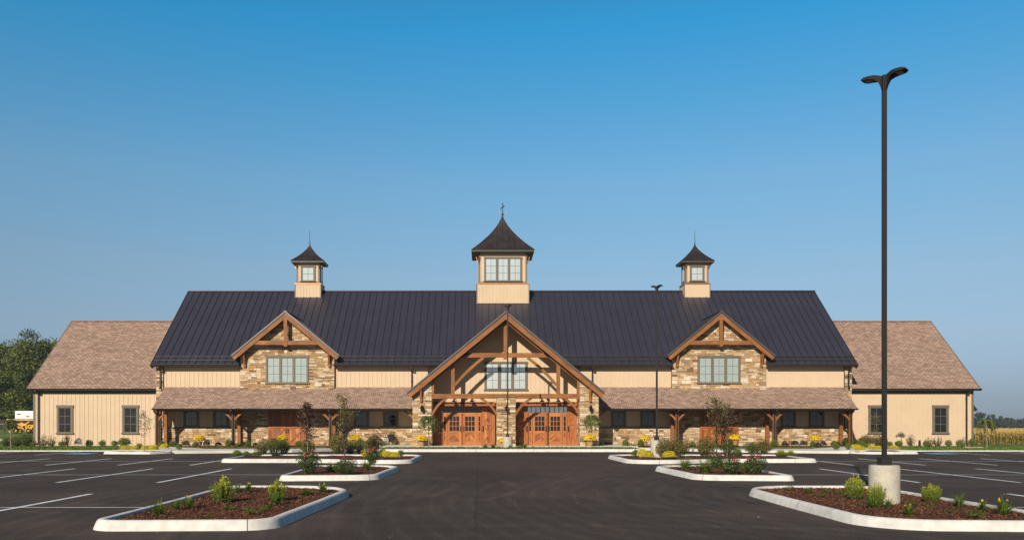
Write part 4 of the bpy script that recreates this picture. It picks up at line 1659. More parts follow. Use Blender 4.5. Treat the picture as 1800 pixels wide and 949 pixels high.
for px_, xo_ in ((742, None), (890.5, None), (1038, None)):
    lantern(PX(px_, YF - .1), YF - .03, PZ(718, YF))
for s, (x, y, z) in ((-1, (XC - 22.75, 56.6, 2.75)), (1, (XC + 31.6, 57.9, 2.95))):
    b = MB()
    b.tube([(x, y, z), (x + s * .06, y, z + .14), (x + s * .2, y, z + .20), (x + s * .3, y, z + .12), (x + s * .31, y, z + .02)], .018, 6)
    b.lathe([(.04, .06), (.06, -.02), (.15, -.16), (.175, -.25), (.16, -.24), (.05, -.03)], (x + s * .31, y, z), 14)
    part(b, "gooseneck_lamp", "iron", smooth=True)


# ---- cupolas
def cupola(xc, yf, dep, base_w, base_z, band_z, body_w, body_z1, eave_w, eave_z, apex_z, prof, win, units, cols, rows):
    yc = yf + dep / 2
    b = MB()
    hb = base_w / 2
    siding(b, xc - hb, xc + hb, base_z, band_z - .03, yf, .26, .05)
    b.box(xc - hb, xc + hb, yf + .051, yf + dep, base_z - .6, band_z - .03)
    k_ = body_w / base_w
    hw = body_w / 2
    hd = dep / 2 * k_
    siding(b, xc - hw, xc + hw, band_z + .04, eave_z - .11, yc - hd, .26, .05)
    b.box(xc - hw, xc + hw, yc - hd + .051, yc + hd, band_z + .04, eave_z - .11)
    cu = part(b, "cupola", "siding")
    b = MB()
    for s in (-1, 1):
        for e in (-1, 1):
            x, y = xc + s * (hw - .07), yc + e * (hd - .07)
            b.box(x - .085, x + .085, y - .085, y + .085, band_z + .05, eave_z - .121)
    b.box(xc - hw - .02, xc + hw + .02, yc - hd - .03, yc + hd + .02, band_z + .045, band_z + .15)
    for s in (-1, 1):
        for e in (-1, 1):
            b.box(xc + s * hb - .03, xc + s * hb + .03, yc + e * dep / 2 - .03, yc + e * dep / 2 + .03, base_z - .2, band_z - .04)
    part(b, "corner_trim", "trim", cu)
    b = MB()
    b.box(xc - hb - .05, xc + hb + .05, yf - .05, yf + dep + .05, band_z - .03, band_z + .04)
    part(b, "copper_flashing", "copper", cu)
    for s in (-1, 1):
        for x, y, dx, dy in ((xc + s * (hw - .02), yc - hd - .02, 0, -1), (xc + s * (hw + .02), yc - hd + .1, s, 0)):
            h = (apex_z - body_z1) * .16
            b = MB()
            b.sweep([(x + dx * (.04 + .14 * t), y + dy * (.04 + .14 * t), body_z1 - h * (1 - t) - .02) for t in np.linspace(0, 1, 5)], .05, .07, (1, 0, 0) if dx == 0 else (0, 1, 0))
            part(b, "eave_bracket", "copper", cu)
    # flared roof, concave profile, standing seams
    b = MB()
    he = eave_w / 2
    hy = dep / 2 + (he - hb)
    lev = [(max(.004, .75 * (1 - h) ** 1.7 + .25 * (1 - h)), eave_z + (apex_z - eave_z) * h) for h in np.linspace(0, 1, 11)]
    for (f0, z0), (f1, z1) in zip(lev, lev[1:]):
        c0 = [(xc - he * f0, yc - hy * f0, z0), (xc + he * f0, yc - hy * f0, z0), (xc + he * f0, yc + hy * f0, z0), (xc - he * f0, yc + hy * f0, z0)]
        c1 = [(xc - he * f1, yc - hy * f1, z1), (xc + he * f1, yc - hy * f1, z1), (xc + he * f1, yc + hy * f1, z1), (xc - he * f1, yc + hy * f1, z1)]
        for k in range(4):
            b.face([c0[k], c0[(k + 1) % 4], c1[(k + 1) % 4], c1[k]])
    ns = max(3, int(eave_w / .40))
    for k in range(-ns // 2 + 1, ns // 2 + 1):
        u = (k - .5 if ns % 2 == 0 else k) * eave_w / ns
        pts = []
        for (f0, z0), (f1, z1) in zip(lev, lev[1:]):
            for t in (0, .5):
                f, z = f0 + (f1 - f0) * t, z0 + (z1 - z0) * t
                if abs(u) < he * f - .02:
                    pts.append((f, z))
        for axis in (0, 1):
            for e in (-1, 1):
                P = [((xc + u, yc + e * (hy * f + .008), z + .01) if axis == 0 else (xc + e * (he * f + .008), yc + u * hy / he, z + .01)) for f, z in pts]
                if len(P) > 1:
                    b.tube(P, .016, 4, cap=False)
    for sx in (-1, 1):
        for sy in (-1, 1):
            b.tube([(xc + sx * he * f, yc + sy * hy * f, z + .01) for f, z in lev], .03, 5)
    part(b, "cupola_roof", "cupola_roof", cu)
    b = MB()
    t = (eave_z - body_z1)
    b.box(xc - he + .02, xc + he - .02, yc - hy + .02, yc + hy - .02, eave_z - .12, eave_z)
    part(b, "fascia", "fascia", cu)
    x0, x1, z0, z1 = win
    window(x0, x1, z0, z1, yc - hd - .022, units, cols, rows, .09, 'pale_pane', parent=cu, name="cupola_window", pane_part=False)
    # the same window on both sides
    for s in (-1, 1):
        b = MB()
        xs_ = xc + s * hw
        for q in ((yc - hd * .55, yc + hd * .55, z0, z1, 0, .03), (yc - hd * .42, yc + hd * .42, z0 + .12, z1 - .12, 1, .045)):
            b.box(min(xs_, xs_ + s * q[5]), max(xs_, xs_ + s * q[5]), q[0], q[1], q[2], q[3], q[4])
        b.box(min(xs_, xs_ + s * .06), max(xs_, xs_ + s * .06), yc - .015, yc + .015, z0 + .12, z1 - .12, 0)
        part(b, "cupola_window", ["trim", "pale_pane"], cu)
    return cu


big = [(0, 1), (.14, .76), (.33, .50), (.60, .265), (.85, .10), (1.0, .004)]
YC1 = 61.3
cu = cupola(PX(884, YC1), YC1, 2.7, 3.74, PZ(533, YC1), PZ(498.5, YC1), 3.46, PZ(449, YC1), 4.5, PZ(441, YC1), PZ(378, YC1 + 1.35), big,
            (PX(851, YC1), PX(917.5, YC1), PZ(495, YC1), PZ(451.5, YC1)), 3, 2, 3)
# weather vane
xv, yv, zv = PX(884, YC1) + .02, YC1 + 1.35, PZ(378, YC1 + 1.35)
b = MB()
b.tube([(xv, yv, zv - .1), (xv, yv, zv + .85)], [.022, .012], 6)
b.lathe([(.001, 0), (.07, .03), (.085, .08), (.06, .13), (.001, .16)], (xv, yv, zv - .03), 12)
b.lathe([(.001, 0), (.045, .02), (.045, .06), (.001, .08)], (xv, yv, zv + .26), 10)
b.lathe([(.001, 0), (.05, .05), (.001, .20)], (xv, yv, zv + .72), 8)
b.tube([(xv - .24, yv, zv + .19), (xv + .24, yv, zv + .19)], .012, 5, 1)
b.tube([(xv, yv - .24, zv + .19), (xv, yv + .24, zv + .19)], .012, 5, 1)
for s in (-1, 1):
    b.box(xv + s * .24 - .04, xv + s * .24 + .04, yv - .012, yv + .012, zv + .15, zv + .23, 1)
horse = [(-.20, .40), (-.16, .41), (-.10, .56), (-.02, .58), (.02, .50), (.06, .52), (.04, .60), (.09, .70), (.18, .74), (.15, .80), (.08, .84), (.02, .78), (-.02, .70), (-.10, .68), (-.16, .62)]
b.prism([(xv + x * .85, zv + .02 + z * .82) for x, z in horse], yv - .012, yv + .012)
part(b, "weather_vane", ["iron", "copper"], cu)
small = [(0, 1), (.18, .72), (.42, .44), (.70, .20), (1.0, .02)]
YC2 = 62.0
for px_, wx in ((541.3, (531, 553)), (1225.5, (1212.8, 1235.3))):
    xc = PX(px_, YC2)
    off = PX(.7 if px_ < 800 else -.7, YC2) - PX(0, YC2)
    cu = cupola(xc, YC2, 1.36, 1.86, PZ(523, YC2), PZ(498.8, YC2), 1.66, PZ(464.5, YC2), 2.40, PZ(459.5, YC2), PZ(430, YC2 + .68), small,
                (xc - .52, xc + .52, PZ(495, YC2), PZ(467, YC2)), 1, 2, 2)
    b = MB()
    y, z = YC2 + .68, PZ(430, YC2 + .68)
    b.tube([(xc, y, z - .1), (xc, y, z + 1.02)], [.022, .012], 6)
    b.lathe([(.001, 0), (.05, .03), (.05, .07), (.001, .10)], (xc, y, z - .01), 10)
    b.lathe([(.001, 0), (.035, .02), (.03, .06), (.001, .08)], (xc, y, z + .10), 10)
    part(b, "finial", "iron", cu)
# ---------------------------------------------------------------- light poles
def light_pole(x, y, zb, top, bollard_h, label, hs=1.0):
    root = tag(empty("light_pole", (x, y, zb)), label, "light pole", "tall parking lot light poles")
    b = MB()
    r = .268
    b.lathe([(r, -.2), (r, bollard_h - .03), (r - .012, bollard_h - .008), (r - .035, bollard_h)], (0, 0, 0), 40)
    b.build("concrete_base", "base_concrete", root, smooth=True)
    b = MB()
    b.box(-.094, .094, -.094, .094, bollard_h, bollard_h + .15)
    b.build("base_cover", "pole", root)
    b = MB()
    w = .038
    h_ = .009                                    # rounded corners of the tube
    c = [(-w + h_, -w), (w - h_, -w), (w, -w + h_), (w, w - h_), (w - h_, w), (-w + h_, w), (-w, w - h_), (-w, -w + h_)]
    b.slab(c, top, top - bollard_h - .15)
    b.box(-.02, .02, -w - .012, -w, bollard_h + .95, bollard_h + 1.25)
    p = b.build("pole", "pole", root)
    for a in (-46, 134):                         # two flat lamp heads back to back
        ca, sa = math.cos(R(a)), math.sin(R(a))
        b = MB()
        # side profile in the plane of the arm: neck on the pole, thin blade outwards
        prof = [(.03, -.30, -.02, .040), (.06, -.19, .0, .042), (.10, -.10, .012, .06), (.16, -.055, .02, .105), (.24, -.036, .022, .125), (.34, -.028, .020, .12), (.395, -.012, .008, .08)]
        ring = []
        for d, zl, zt, hw in prof:
            ring.append([(d * ca + s * hw * sa, d * sa - s * hw * ca, top + z) for s, z in ((-1, zl), (1, zl), (1, zt), (-1, zt))])
        for r0, r1 in zip(ring, ring[1:]):
            for k in range(4):
                b.face([r0[k], r0[(k + 1) % 4], r1[(k + 1) % 4], r1[k]][::-1])
        b.face(ring[0])
        b.face(ring[-1][::-1])
        for k in range(5):                       # cooling fins
            d = .18 + k * .034
            b.hexa([(d * ca - s * .078 * sa + e * .01 * ca, d * sa + s * .078 * ca + e * .01 * sa, top + z) for z in (.015, .032) for e, s in ((-1, -1), (1, -1), (1, 1), (-1, 1))])
        h = b.build("lamp_head", "lamp", root)
        h.scale = (hs, hs, 1)
        b = MB()
        b.hexa([(d * ca - s * .085 * sa, d * sa + s * .085 * ca, top + z) for z in (-.040, -.029) for d, s in ((.19, -1), (.33, -1), (.33, 1), (.19, 1))])
        b.build("lens", "lens", h)
    return root


light_pole(7.47, 15.75, .08, 7.90, .72, "tallest dark light pole, on a thick pale concrete base in the nearest mulched island")
light_pole(PX(1154.5, 36.2), 36.2, gz(36) + .1, 7.45 - .2, .72, "dark light pole beside reddish shrubs in the farther island, in front of the right porch", .68)
light_pole(PX(892.3, 47.0), 47.0, gz(46) + .12, PZ(537, 47) - .3, .66, "dark light pole on the grass strip in front of the middle stone pillar", .68)


# ---------------------------------------------------------------- plant kit
def lumpy_dirs(n, zmin=-.35):
    d = unit(rng.normal(size=(n * 2, 3)))
    d = d[d[:, 2] > zmin][:n]
    return d


def lump(d, k=5, amp=.22):
    c = unit(rng.normal(size=(k, 3)))
    s = np.zeros(len(d))
    for q in c:
        s = np.maximum(s, np.clip((d @ q - .55) / .45, 0, 1))
    return 1 - amp + 2 * amp * s


def mound(n, leaf, amp=.2, inner=.45, zmin=-.3, flat=1.0):
    """leaf quads for a shrub of unit width and unit height standing on z=0"""
    d = lumpy_dirs(n, zmin)
    n = len(d)
    r = (inner + (1 - inner) * rng.random(n) ** .45) * lump(d, 7, amp)
    P = d * r[:, None] * [.5, .5, .56] + [0, 0, .46]
    P[:, 2] = np.maximum(P[:, 2], .02)
    N = unit(d + .9 * rng.normal(size=(n, 3)) + [0, 0, .35])
    V = leaf_quads(P, N, leaf * rng.uniform(.6, 1.25, n), .55)
    return V


def sprays(stems, per, leaf, spread, seed_h=(.7, 1.05), base=.10, up=.6):
    """upright stems fanning from the base, small leaves along them; returns quads and stem paths (unit size)"""
    V, paths = [], []
    for k in range(stems):
        a = rng.uniform(0, 2 * math.pi)
        q = rng.random() ** .6
        h = rng.uniform(*seed_h) * (1 - .35 * q ** 2)
        p0 = np.array([base * q * math.cos(a), base * q * math.sin(a), 0])
        p2 = np.array([spread * q * math.cos(a), spread * q * math.sin(a), h])
        p1 = p0 * .4 + p2 * .6 + [spread * q * math.cos(a) * .15, spread * q * math.sin(a) * .15, -h * .12]
        t = np.linspace(0, 1, 6)[:, None]
        path = p0 * (1 - t) ** 2 + p1 * 2 * t * (1 - t) + p2 * t * t
        paths.append(path)
        t = rng.uniform(.12, 1.0, per)[:, None]
        P = p0 * (1 - t) ** 2 + p1 * 2 * t * (1 - t) + p2 * t * t
        P = P + rng.normal(size=P.shape) * leaf * .45
        out = unit(rng.normal(size=P.shape) * [1, 1, .5] + [0, 0, up])
        N = unit(np.cross(out, rng.normal(size=P.shape)))
        V.append(leaf_quads(P, N, leaf * rng.uniform(.6, 1.2, per), .42, out))
    return np.concatenate(V), paths


def blades(n, length, width, lean=.55, droop=.8):
    """arching grass or lily leaves, each three segments"""
    out, tt = [], []
    for k in range(n):
        a = rng.uniform(0, 2 * math.pi)
        l = length * rng.uniform(.6, 1.1)
        le = lean * rng.uniform(.25, 1.1)
        dirx = np.array([math.cos(a), math.sin(a), 0])
        side = np.array([-math.sin(a), math.cos(a), 0])
        pts = []
        b0 = rng.normal(size=3) * [.06, .06, 0]
        for t in (0, .35, .7, 1.0):
            pts.append(b0 + dirx * le * t ** 1.3 * l + np.array([0, 0, 1]) * l * (t * (1 - .35 * le) - droop * le * t ** 3 * .55))
        ws = (width * .7, width, width * .7, width * .08)
        tv = rng.beta(2, 2)
        for i in range(3):
            out.append([pts[i] - side * ws[i], pts[i] + side * ws[i], pts[i + 1] + side * ws[i + 1], pts[i + 1] - side * ws[i + 1]])
            tt.append(tv)
    return np.array(out), np.array(tt)


def tints(n, a=2.2, b=2.2):
    return rng.beta(a, b, n)


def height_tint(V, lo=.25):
    """leaves are lighter outwards from the middle of the plant"""
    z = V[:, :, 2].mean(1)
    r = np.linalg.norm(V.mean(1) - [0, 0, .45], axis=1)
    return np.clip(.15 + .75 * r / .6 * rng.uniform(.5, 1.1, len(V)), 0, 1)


def stem_mesh(name, paths, r, matname, parent):
    b = MB()
    for p in paths:
        b.tube([tuple(q) for q in p], [r * (1 - .7 * i / (len(p) - 1)) for i in range(len(p))], 4, cap=False)
    return b.build(name, matname, parent)


PROTO = {}
HOLD = []


def proto(kind, variant):
    key = (kind, variant)
    if key in PROTO:
        return PROTO[key]
    root = empty({"golden": "golden_shrub", "yellow": "yellow_shrub", "green": "green_shrub", "dark": "purple_shrub", "airy": "sparse_shrub",
                  "bush": "bronze_shrub", "hedge": "dark_shrub", "rose": "rose_bush", "tuft": "daylily", "lily": "daylily", "ggrass": "ornamental_grass",
                  "mum": "potted_mum", "spruce": "blue_spruce", "twotone": "two_tone_shrub", "low": "low_plant"}[kind], (0, 0, 0))
    if kind == "golden":
        V, paths = sprays(80, 46, .075, .44, (.62, 1.12), .22, 1.3)
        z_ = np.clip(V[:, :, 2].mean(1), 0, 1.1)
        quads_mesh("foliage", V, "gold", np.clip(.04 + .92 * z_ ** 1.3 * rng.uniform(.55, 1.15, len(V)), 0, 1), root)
        stem_mesh("stems", paths[::2], .012, "bark", root)
    elif kind == "yellow":
        V = np.concatenate([mound(1700, .085, .2), mound(500, .075, .3, .9)])
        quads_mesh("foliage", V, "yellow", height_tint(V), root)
    elif kind == "green":
        V1, _ = sprays(50, 16, .11, .48, (.7, 1.02), .25)
        V = np.concatenate([mound(900, .11, .2), V1])
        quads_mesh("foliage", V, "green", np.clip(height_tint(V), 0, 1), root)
    elif kind == "dark":
        V = mound(1000, .11, .25)
        quads_mesh("foliage", V, "barberry", tints(len(V)), root)
    elif kind == "twotone":
        V = mound(900, .11, .2)
        quads_mesh("foliage", V, "barberry", tints(len(V)), root)
        V, _ = sprays(45, 14, .10, .40, (.75, 1.2), .3)
        keep = V[:, :, 2].mean(1) > .5
        quads_mesh("foliage", V[keep], "gold", tints(keep.sum()), root)
    elif kind == "airy":
        V, paths = sprays(30, 24, .095, .52, (.5, 1.05), .10)
        keep = V[:, :, 2].mean(1) > .12
        quads_mesh("foliage", V[keep], "airy_leaf", tints(keep.sum()), root)
        stem_mesh("stems", paths, .013, "bark", root)
    elif kind in ("bush", "hedge"):
        V1, paths = sprays(80, 22, .075, .50, (.7, 1.06), .16)
        V = np.concatenate([mound(1300, .075, .22, .4), V1])
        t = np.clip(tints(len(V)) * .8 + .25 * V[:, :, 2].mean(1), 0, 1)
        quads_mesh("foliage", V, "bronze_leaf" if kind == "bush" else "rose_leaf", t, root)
        stem_mesh("stems", paths[::3], .012, "bark", root)
    elif kind == "rose":
        V1, paths = sprays(75, 26, .075, .50, (.6, 1.02), .12)
        V = np.concatenate([mound(1000, .075, .2, .4), V1])
        quads_mesh("foliage", V, "rose_leaf", tints(len(V), 1.8, 2.6), root)
        stem_mesh("stems", paths[::3], .010, "bark", root)
        tips = sorted([p[-1] for p in paths], key=lambda q: -q[2] - .3 * rng.random() + .3 * q[1])[:14]
        for q in tips[::2][:7]:
            d = unit(rng.normal(size=(26, 3)) + [0, -.4, .4])
            W = leaf_quads(np.zeros((26, 3)) + d * .028, unit(d + .4 * rng.normal(size=d.shape)), .055, .9)
            o = quads_mesh("bloom", W, "bloom", tints(26), root)
            o.location = q
    elif kind in ("tuft", "lily"):
        V, t = blades(95, 1.05, .024, .98, .8)
        quads_mesh("foliage", V, "blade", t, root)
        if kind == "lily":
            for q in range(2):
                p = np.array([rng.uniform(-.2, .2), rng.uniform(-.2, .2), rng.uniform(.55, .72)])
                d = unit(rng.normal(size=(9, 3)) + [0, -.3, .5])
                W = leaf_quads(np.zeros((9, 3)) + d * .04, unit(np.cross(d, rng.normal(size=d.shape))), .10, .5, d)
                o = quads_mesh("bloom", W, "lily", tints(9), root)
                o.location = p
    elif kind == "ggrass":
        V, t = blades(230, 1.0, .010, .95, .8)
        quads_mesh("foliage", V, "green", np.clip(t * .6 + .42, 0, 1), root)
    elif kind == "low":
        V, t = blades(26, .9, .020, 1.0, .9)
        V2 = mound(130, .16, .4, .3)
        V2[:, :, 2] *= .6
        quads_mesh("foliage", np.concatenate([V, V2]), "blade", np.concatenate([t, tints(len(V2))]), root)
    elif kind == "spruce":
        V = mound(1500, .075, .3, .55)
        quads_mesh("foliage", V, "spruce", height_tint(V), root)
    elif kind == "mum":                          # unit: 0.8 m across the flowers
        b = MB()
        b.lathe([(.16, 0), (.17, .02), (.225, .24), (.245, .24), (.25, .30), (.225, .30), (.22, .26)], (0, 0, 0), 20)
        b.build("pot", "pot", root, smooth=True)
        d = lumpy_dirs(900, -.1)
        P = d * [.36, .36, .27] * rng.uniform(.6, .95, (len(d), 1)) + [0, 0, .38]
        quads_mesh("foliage", leaf_quads(P, unit(d + rng.normal(size=d.shape) * .8), .07, .6), "green", tints(len(d), 1.5, 3), root)
        d = lumpy_dirs(420, -.05)
        c = d * [.40, .40, .30] * (1 + .05 * rng.normal(size=(len(d), 1))) + [0, 0, .40]
        V = []
        for q, dd in zip(c, d):                  # every flower head a little rosette
            f = unit(dd[None] * .7 + rng.normal(size=(6, 3)) * .55)
            V.append(leaf_quads(q + f * .018, unit(f + dd * .5), .055, .85))
        V = np.concatenate(V)
        quads_mesh("flowers", V, "mum", tints(len(V)), root)
    PROTO[key] = root
    HOLD.append(key)
    return root


USED = set()
GROUPS = {"golden": "gold green shrubs in the near islands", "yellow": "low yellow shrubs", "green": "small round green shrubs", "dark": "small purple shrubs",
          "twotone": "small purple shrubs", "airy": "sparse shrubs along the wings", "bush": "bronze green shrubs", "hedge": "dark green shrubs", "rose": "rose bushes",
          "tuft": "daylilies", "lily": "daylilies", "ggrass": "ornamental grasses", "mum": "yellow mums", "spruce": "blue spruces", "low": "low plants in the mulch"}
CATS = {"rose": "rose bush", "tuft": "daylily", "lily": "daylily", "ggrass": "grass clump", "mum": "flower pot", "spruce": "spruce", "low": "small plant"}
NV = {"golden": 3, "green": 3, "mum": 2, "tuft": 3, "lily": 2, "rose": 3, "bush": 3, "airy": 3, "yellow": 2}


def plant(kind, px, py, w, h, label, Y=None, dz=.10, zabs=None):
    v = random.randrange(NV.get(kind, 2))
    p = proto(kind, v)
    if (kind, v) in USED:
        o = copy_tree(p)
    else:
        o = p
        USED.add((kind, v))
    if Y is None:
        loc = G(px, py, dz)
    else:
        loc = Vector((PX(px, Y), Y, zabs if zabs is not None else LG))
    s = loc.y / F
    W, H = w * s, h * s
    if kind == "mum":
        W = W / .80
        o.scale = (W, W, W if h == 0 else H / .70)
    elif kind in ("tuft", "lily", "ggrass"):
        k_ = 1.02 if kind == 'ggrass' else 1.0
        o.scale = (W * 1.1 * k_, W * 1.1 * k_, H * 1.6 * k_)
    elif kind == 'low':
        o.scale = (W * 1.35, W * 1.35, H * 1.7)
    elif kind in ('bush', 'hedge', 'rose'):
        o.scale = (W * 1.15, W * 1.15, H * 1.1)
    else:
        o.scale = (W, W, H)
    o.location = loc
    o.rotation_euler = (0, 0, rng.uniform(0, 6.28))
    if kind == "rose":
        o.rotation_euler = (0, 0, rng.uniform(-.5, .5))
    tag(o, label, CATS.get(kind, "shrub"), GROUPS[kind])
    return o


def beds(text, kw_=1.0, kh=1.0, dy=0.0, **kw):
    for ln in text.strip().splitlines():
        k, px, py, w, h, label = [q.strip() for q in ln.split("|")]
        plant(k, float(px), float(py) + dy, float(w) * kw_, float(h) * kh, label, **kw)


# nearest islands
beds("""
golden|391|884|48|44|larger gold green shrub in the near left island, beside a yellow flowering daylily
golden|487|880|42|35|gold green shrub near the middle of the near left island, daylily at its foot
tuft|486|889|30|22|green daylily clump at the foot of a gold green shrub
tuft|277|907|30|24|lone green daylily clump by the rounded front corner of the near left island
tuft|311|897|22|18|small green daylily by the kerb in the near left island, beside a yellow flowering one
lily|331|893|26|20|daylily with yellow flowers by the kerb left of the big gold green shrub
tuft|418|866|20|14|green daylily behind the gold green shrub by the back kerb
lily|437|865|20|15|yellow flowering daylily between the two gold green shrubs at the back kerb
tuft|540|871|28|13|wide low daylily clump right of the gold green shrubs, toward the back corner
lily|567|866|22|17|daylily with yellow buds nearest the back right corner of the near left island
low|440|905|24|14|straggly low plant in bare mulch, in front of the gold green shrubs
low|469|899|18|12|sprawling low plant below the clump at the shrub's foot
low|398|897|22|9|thin flat seedling in mulch in front of the larger gold green shrub
low|368|910|16|5|tiny flat weed nearest the front kerb of the near left island
golden|1503|878|38|42|tall gold green shrub left of the thick pale concrete base
golden|1540|890|36|44|gold green shrub standing right against the thick pale concrete base
tuft|1535|894|30|20|green daylily in front of the gold green shrub at the concrete base
tuft|1562|894|20|18|narrow green daylily at the foot of the concrete base
golden|1638|883|38|33|gold green shrub alone to the right of the concrete base
tuft|1686|892|26|23|spiky green daylily by the far kerb right of the lone gold green shrub
lily|1728|898|24|18|daylily with small yellow buds by the far kerb of the near right island
lily|1765|905|34|28|largest daylily at the right edge of the near right island, yellow at the base
lily|1597|905|22|19|daylily with yellow leaves in open mulch in front of the concrete base
low|1604|888|18|8|small flat plant just right of the concrete base
low|1632|894|18|7|small flat green plant below the lone gold green shrub
low|1668|900|17|6|flat green seedling in open mulch between lone shrub and front kerb
low|1711|911|26|14|straggly dry looking plant near the front kerb at right
low|1389|863|17|10|small yellowish plant nearest the pointed left tip of the near right island
tuft|1421|868|19|12|small green daylily second from the pointed left tip of the near right island
low|1444|874|15|8|low plant in the middle of the near right island left of the tall shrub
low|1453|866|14|7|tiny green plant by the back kerb left of the tall shrub
low|1476|871|18|10|low green plant just left of the tall gold green shrub
""", dz=.09)
beds("""
tuft|14|968|26|17|green plant tips poking in at the bottom left corner of the picture
low|34|966|18|14|low plant with pale tips just inside the bottom left corner
tuft|100|967|18|13|small green tips at the bottom edge near the bottom left corner
""", dz=.09)
# second islands
beds("""
rose|543|833|36|42|dark rose bush with pink blooms at the left end of the second left island
ggrass|583|830|34|16|pale green grass clump between the two rose bushes of the second left island
rose|608|834|38|28|wide dark rose bush in the middle of the second left island
ggrass|645|826|30|17|green grass clump at the right of the second left island
rose|655|816|26|30|slim rose bush with few pink blooms behind the grass clump
ggrass|1205|826|32|22|pale grass clump at the left end of the second right island
ggrass|1240|832|42|25|wide green grass clump left of the rose bushes in the second right island
rose|1258|822|26|26|rose bush with pink blooms behind the wide grass clump
rose|1285|833|36|29|broad dark rose bush in the middle of the second right island
ggrass|1311|830|26|18|small yellowish grass clump between two rose bushes
rose|1328|833|36|34|rose bush with pink blooms at the right end of the second right island
""", dz=.09)
# third islands
beds("""
green|417|803|17|12|light green shrub at the left tip of the third left island
green|433|803|14|10|light green shrub second from the left tip of the third left island
green|452|802|20|9|low light green shrub in front of the bronze shrubs of the third left island
bush|461|799|22|24|reddish bronze shrub above low light green one, left porch behind
hedge|482|801|24|30|tall dark green shrub beside the bronze one in front of the left barn doors
hedge|498|800|20|26|dark green shrub below the yellow flowers, left of the purple leaved tree
hedge|541|799|22|24|dark shrub around the foot of the purple leaved tree on the left
bush|594|800|30|36|tall reddish bronze shrub left of the slender red stemmed tree
hedge|616|798|20|22|dark green shrub just right of the slender red stemmed tree's trunk
hedge|633|797|18|24|dark green shrub under yellow flowers near the bicycle
bush|655|800|26|32|bronze green shrub in front of the bicycle's front wheel
yellow|644|806|21|14|low yellow shrub in front of the bicycle beside a rose bush
green|672|801|15|12|small green shrub behind two yellow ones near the right tip of the third left island
yellow|679|806|18|14|low yellow shrub in the third left island, with another yellow one at its right
yellow|695|806|17|12|low yellow shrub nearest the rounded right tip of the third left island
green|704|802|14|11|small green shrub behind yellow one at the rounded right tip
green|1117|803|15|14|small green shrub at the left tip of the third right island
yellow|1129|804|17|15|rounded yellow shrub between a green shrub and a light pole's base
yellow|1139|807|26|14|low wide yellow shrub in front of the middle distance light pole's base
bush|1169|804|28|30|reddish bronze shrub hiding the foot of the middle distance light pole
bush|1194|804|30|29|reddish bronze shrub second to the right of the middle distance light pole
yellow|1178|807|25|14|low yellow shrub in front of two bronze shrubs
bush|1240|805|28|34|bronze shrub at the foot of the slender bare tree on the right
hedge|1279|801|24|28|dark shrub under the purple leaved tree on the right
green|1296|801|16|13|small green shrub just right of the purple leaved tree on the right
hedge|1322|800|22|22|dark green left half of a wide shrub mass in the third right island
bush|1341|800|28|24|bronze right half of a wide shrub mass in the third right island
golden|1372|803|22|14|left one of two touching light gold green shrubs in the third right island
golden|1389|803|22|13|right one of two touching light gold green shrubs in the third right island
""", dz=.09)
# beds along the wings
beds("""
hedge|11|786|14|12|dark low shrub, leftmost in the bed past the left wing's corner
hedge|28|786|18|13|dark low shrub right of the small weeping tree's trunk at far left
hedge|46|786|20|16|taller dark shrub touching the left wing's corner
green|59|786|10|8|small round green shrub right at the left wing's corner
airy|76|786|15|18|sparse shrub just right of the left wing's downspout
airy|90|786|17|16|sparse shrub second right of the left wing's downspout
green|109|786|10|8|small green shrub left of the tall sparse one under the left wing's outer window
airy|118|785|16|20|tall sparse shrub under the left wing's outer window
spruce|136|785|12|12|blue grey spruce between the left wing's two windows
green|157|784|13|9|small green shrub beside the low dark path light of the left wing
green|180|784|11|9|small green shrub midway below the left wing's windows
green|202|784|11|9|small green shrub just left of the left wing's inner window
green|219|784|19|12|spreading green shrub under the left wing's inner window
hedge|1491|784|20|13|dark shrub in front of the right porch's end post
green|1505|786|14|9|small green shrub by the downspout at the right porch's end
bush|1522|784|22|14|bronze shrub below the right wing's inner window, left of a thin trunk
bush|1546|784|24|14|bronze shrub below the right wing's inner window, right of a thin trunk
green|1564|786|9|7|small green shrub just right of the tall near pole
green|1579|786|12|9|round green shrub below a small blue spruce
airy|1601|786|16|18|sparse shrub left of the right wing's low dark path light
green|1628|786|11|8|round green shrub just right of the right wing's low path light
airy|1634|786|15|14|sparse shrub behind the round green shrub near the right wing's path light
airy|1648|786|18|15|spreading sparse shrub left of the right wing's outer window
green|1667|786|10|9|small upright green shrub below the right wing's outer window
green|1686|786|10|9|small upright green shrub left of the right wing's downspout
airy|1693|786|11|15|thin sparse shrub touching the right wing's downspout
green|1708|786|12|11|green shrub right at the right wing's outer corner
""", Y=55.4, zabs=LG + .02, kw_=1.15, kh=1.3)
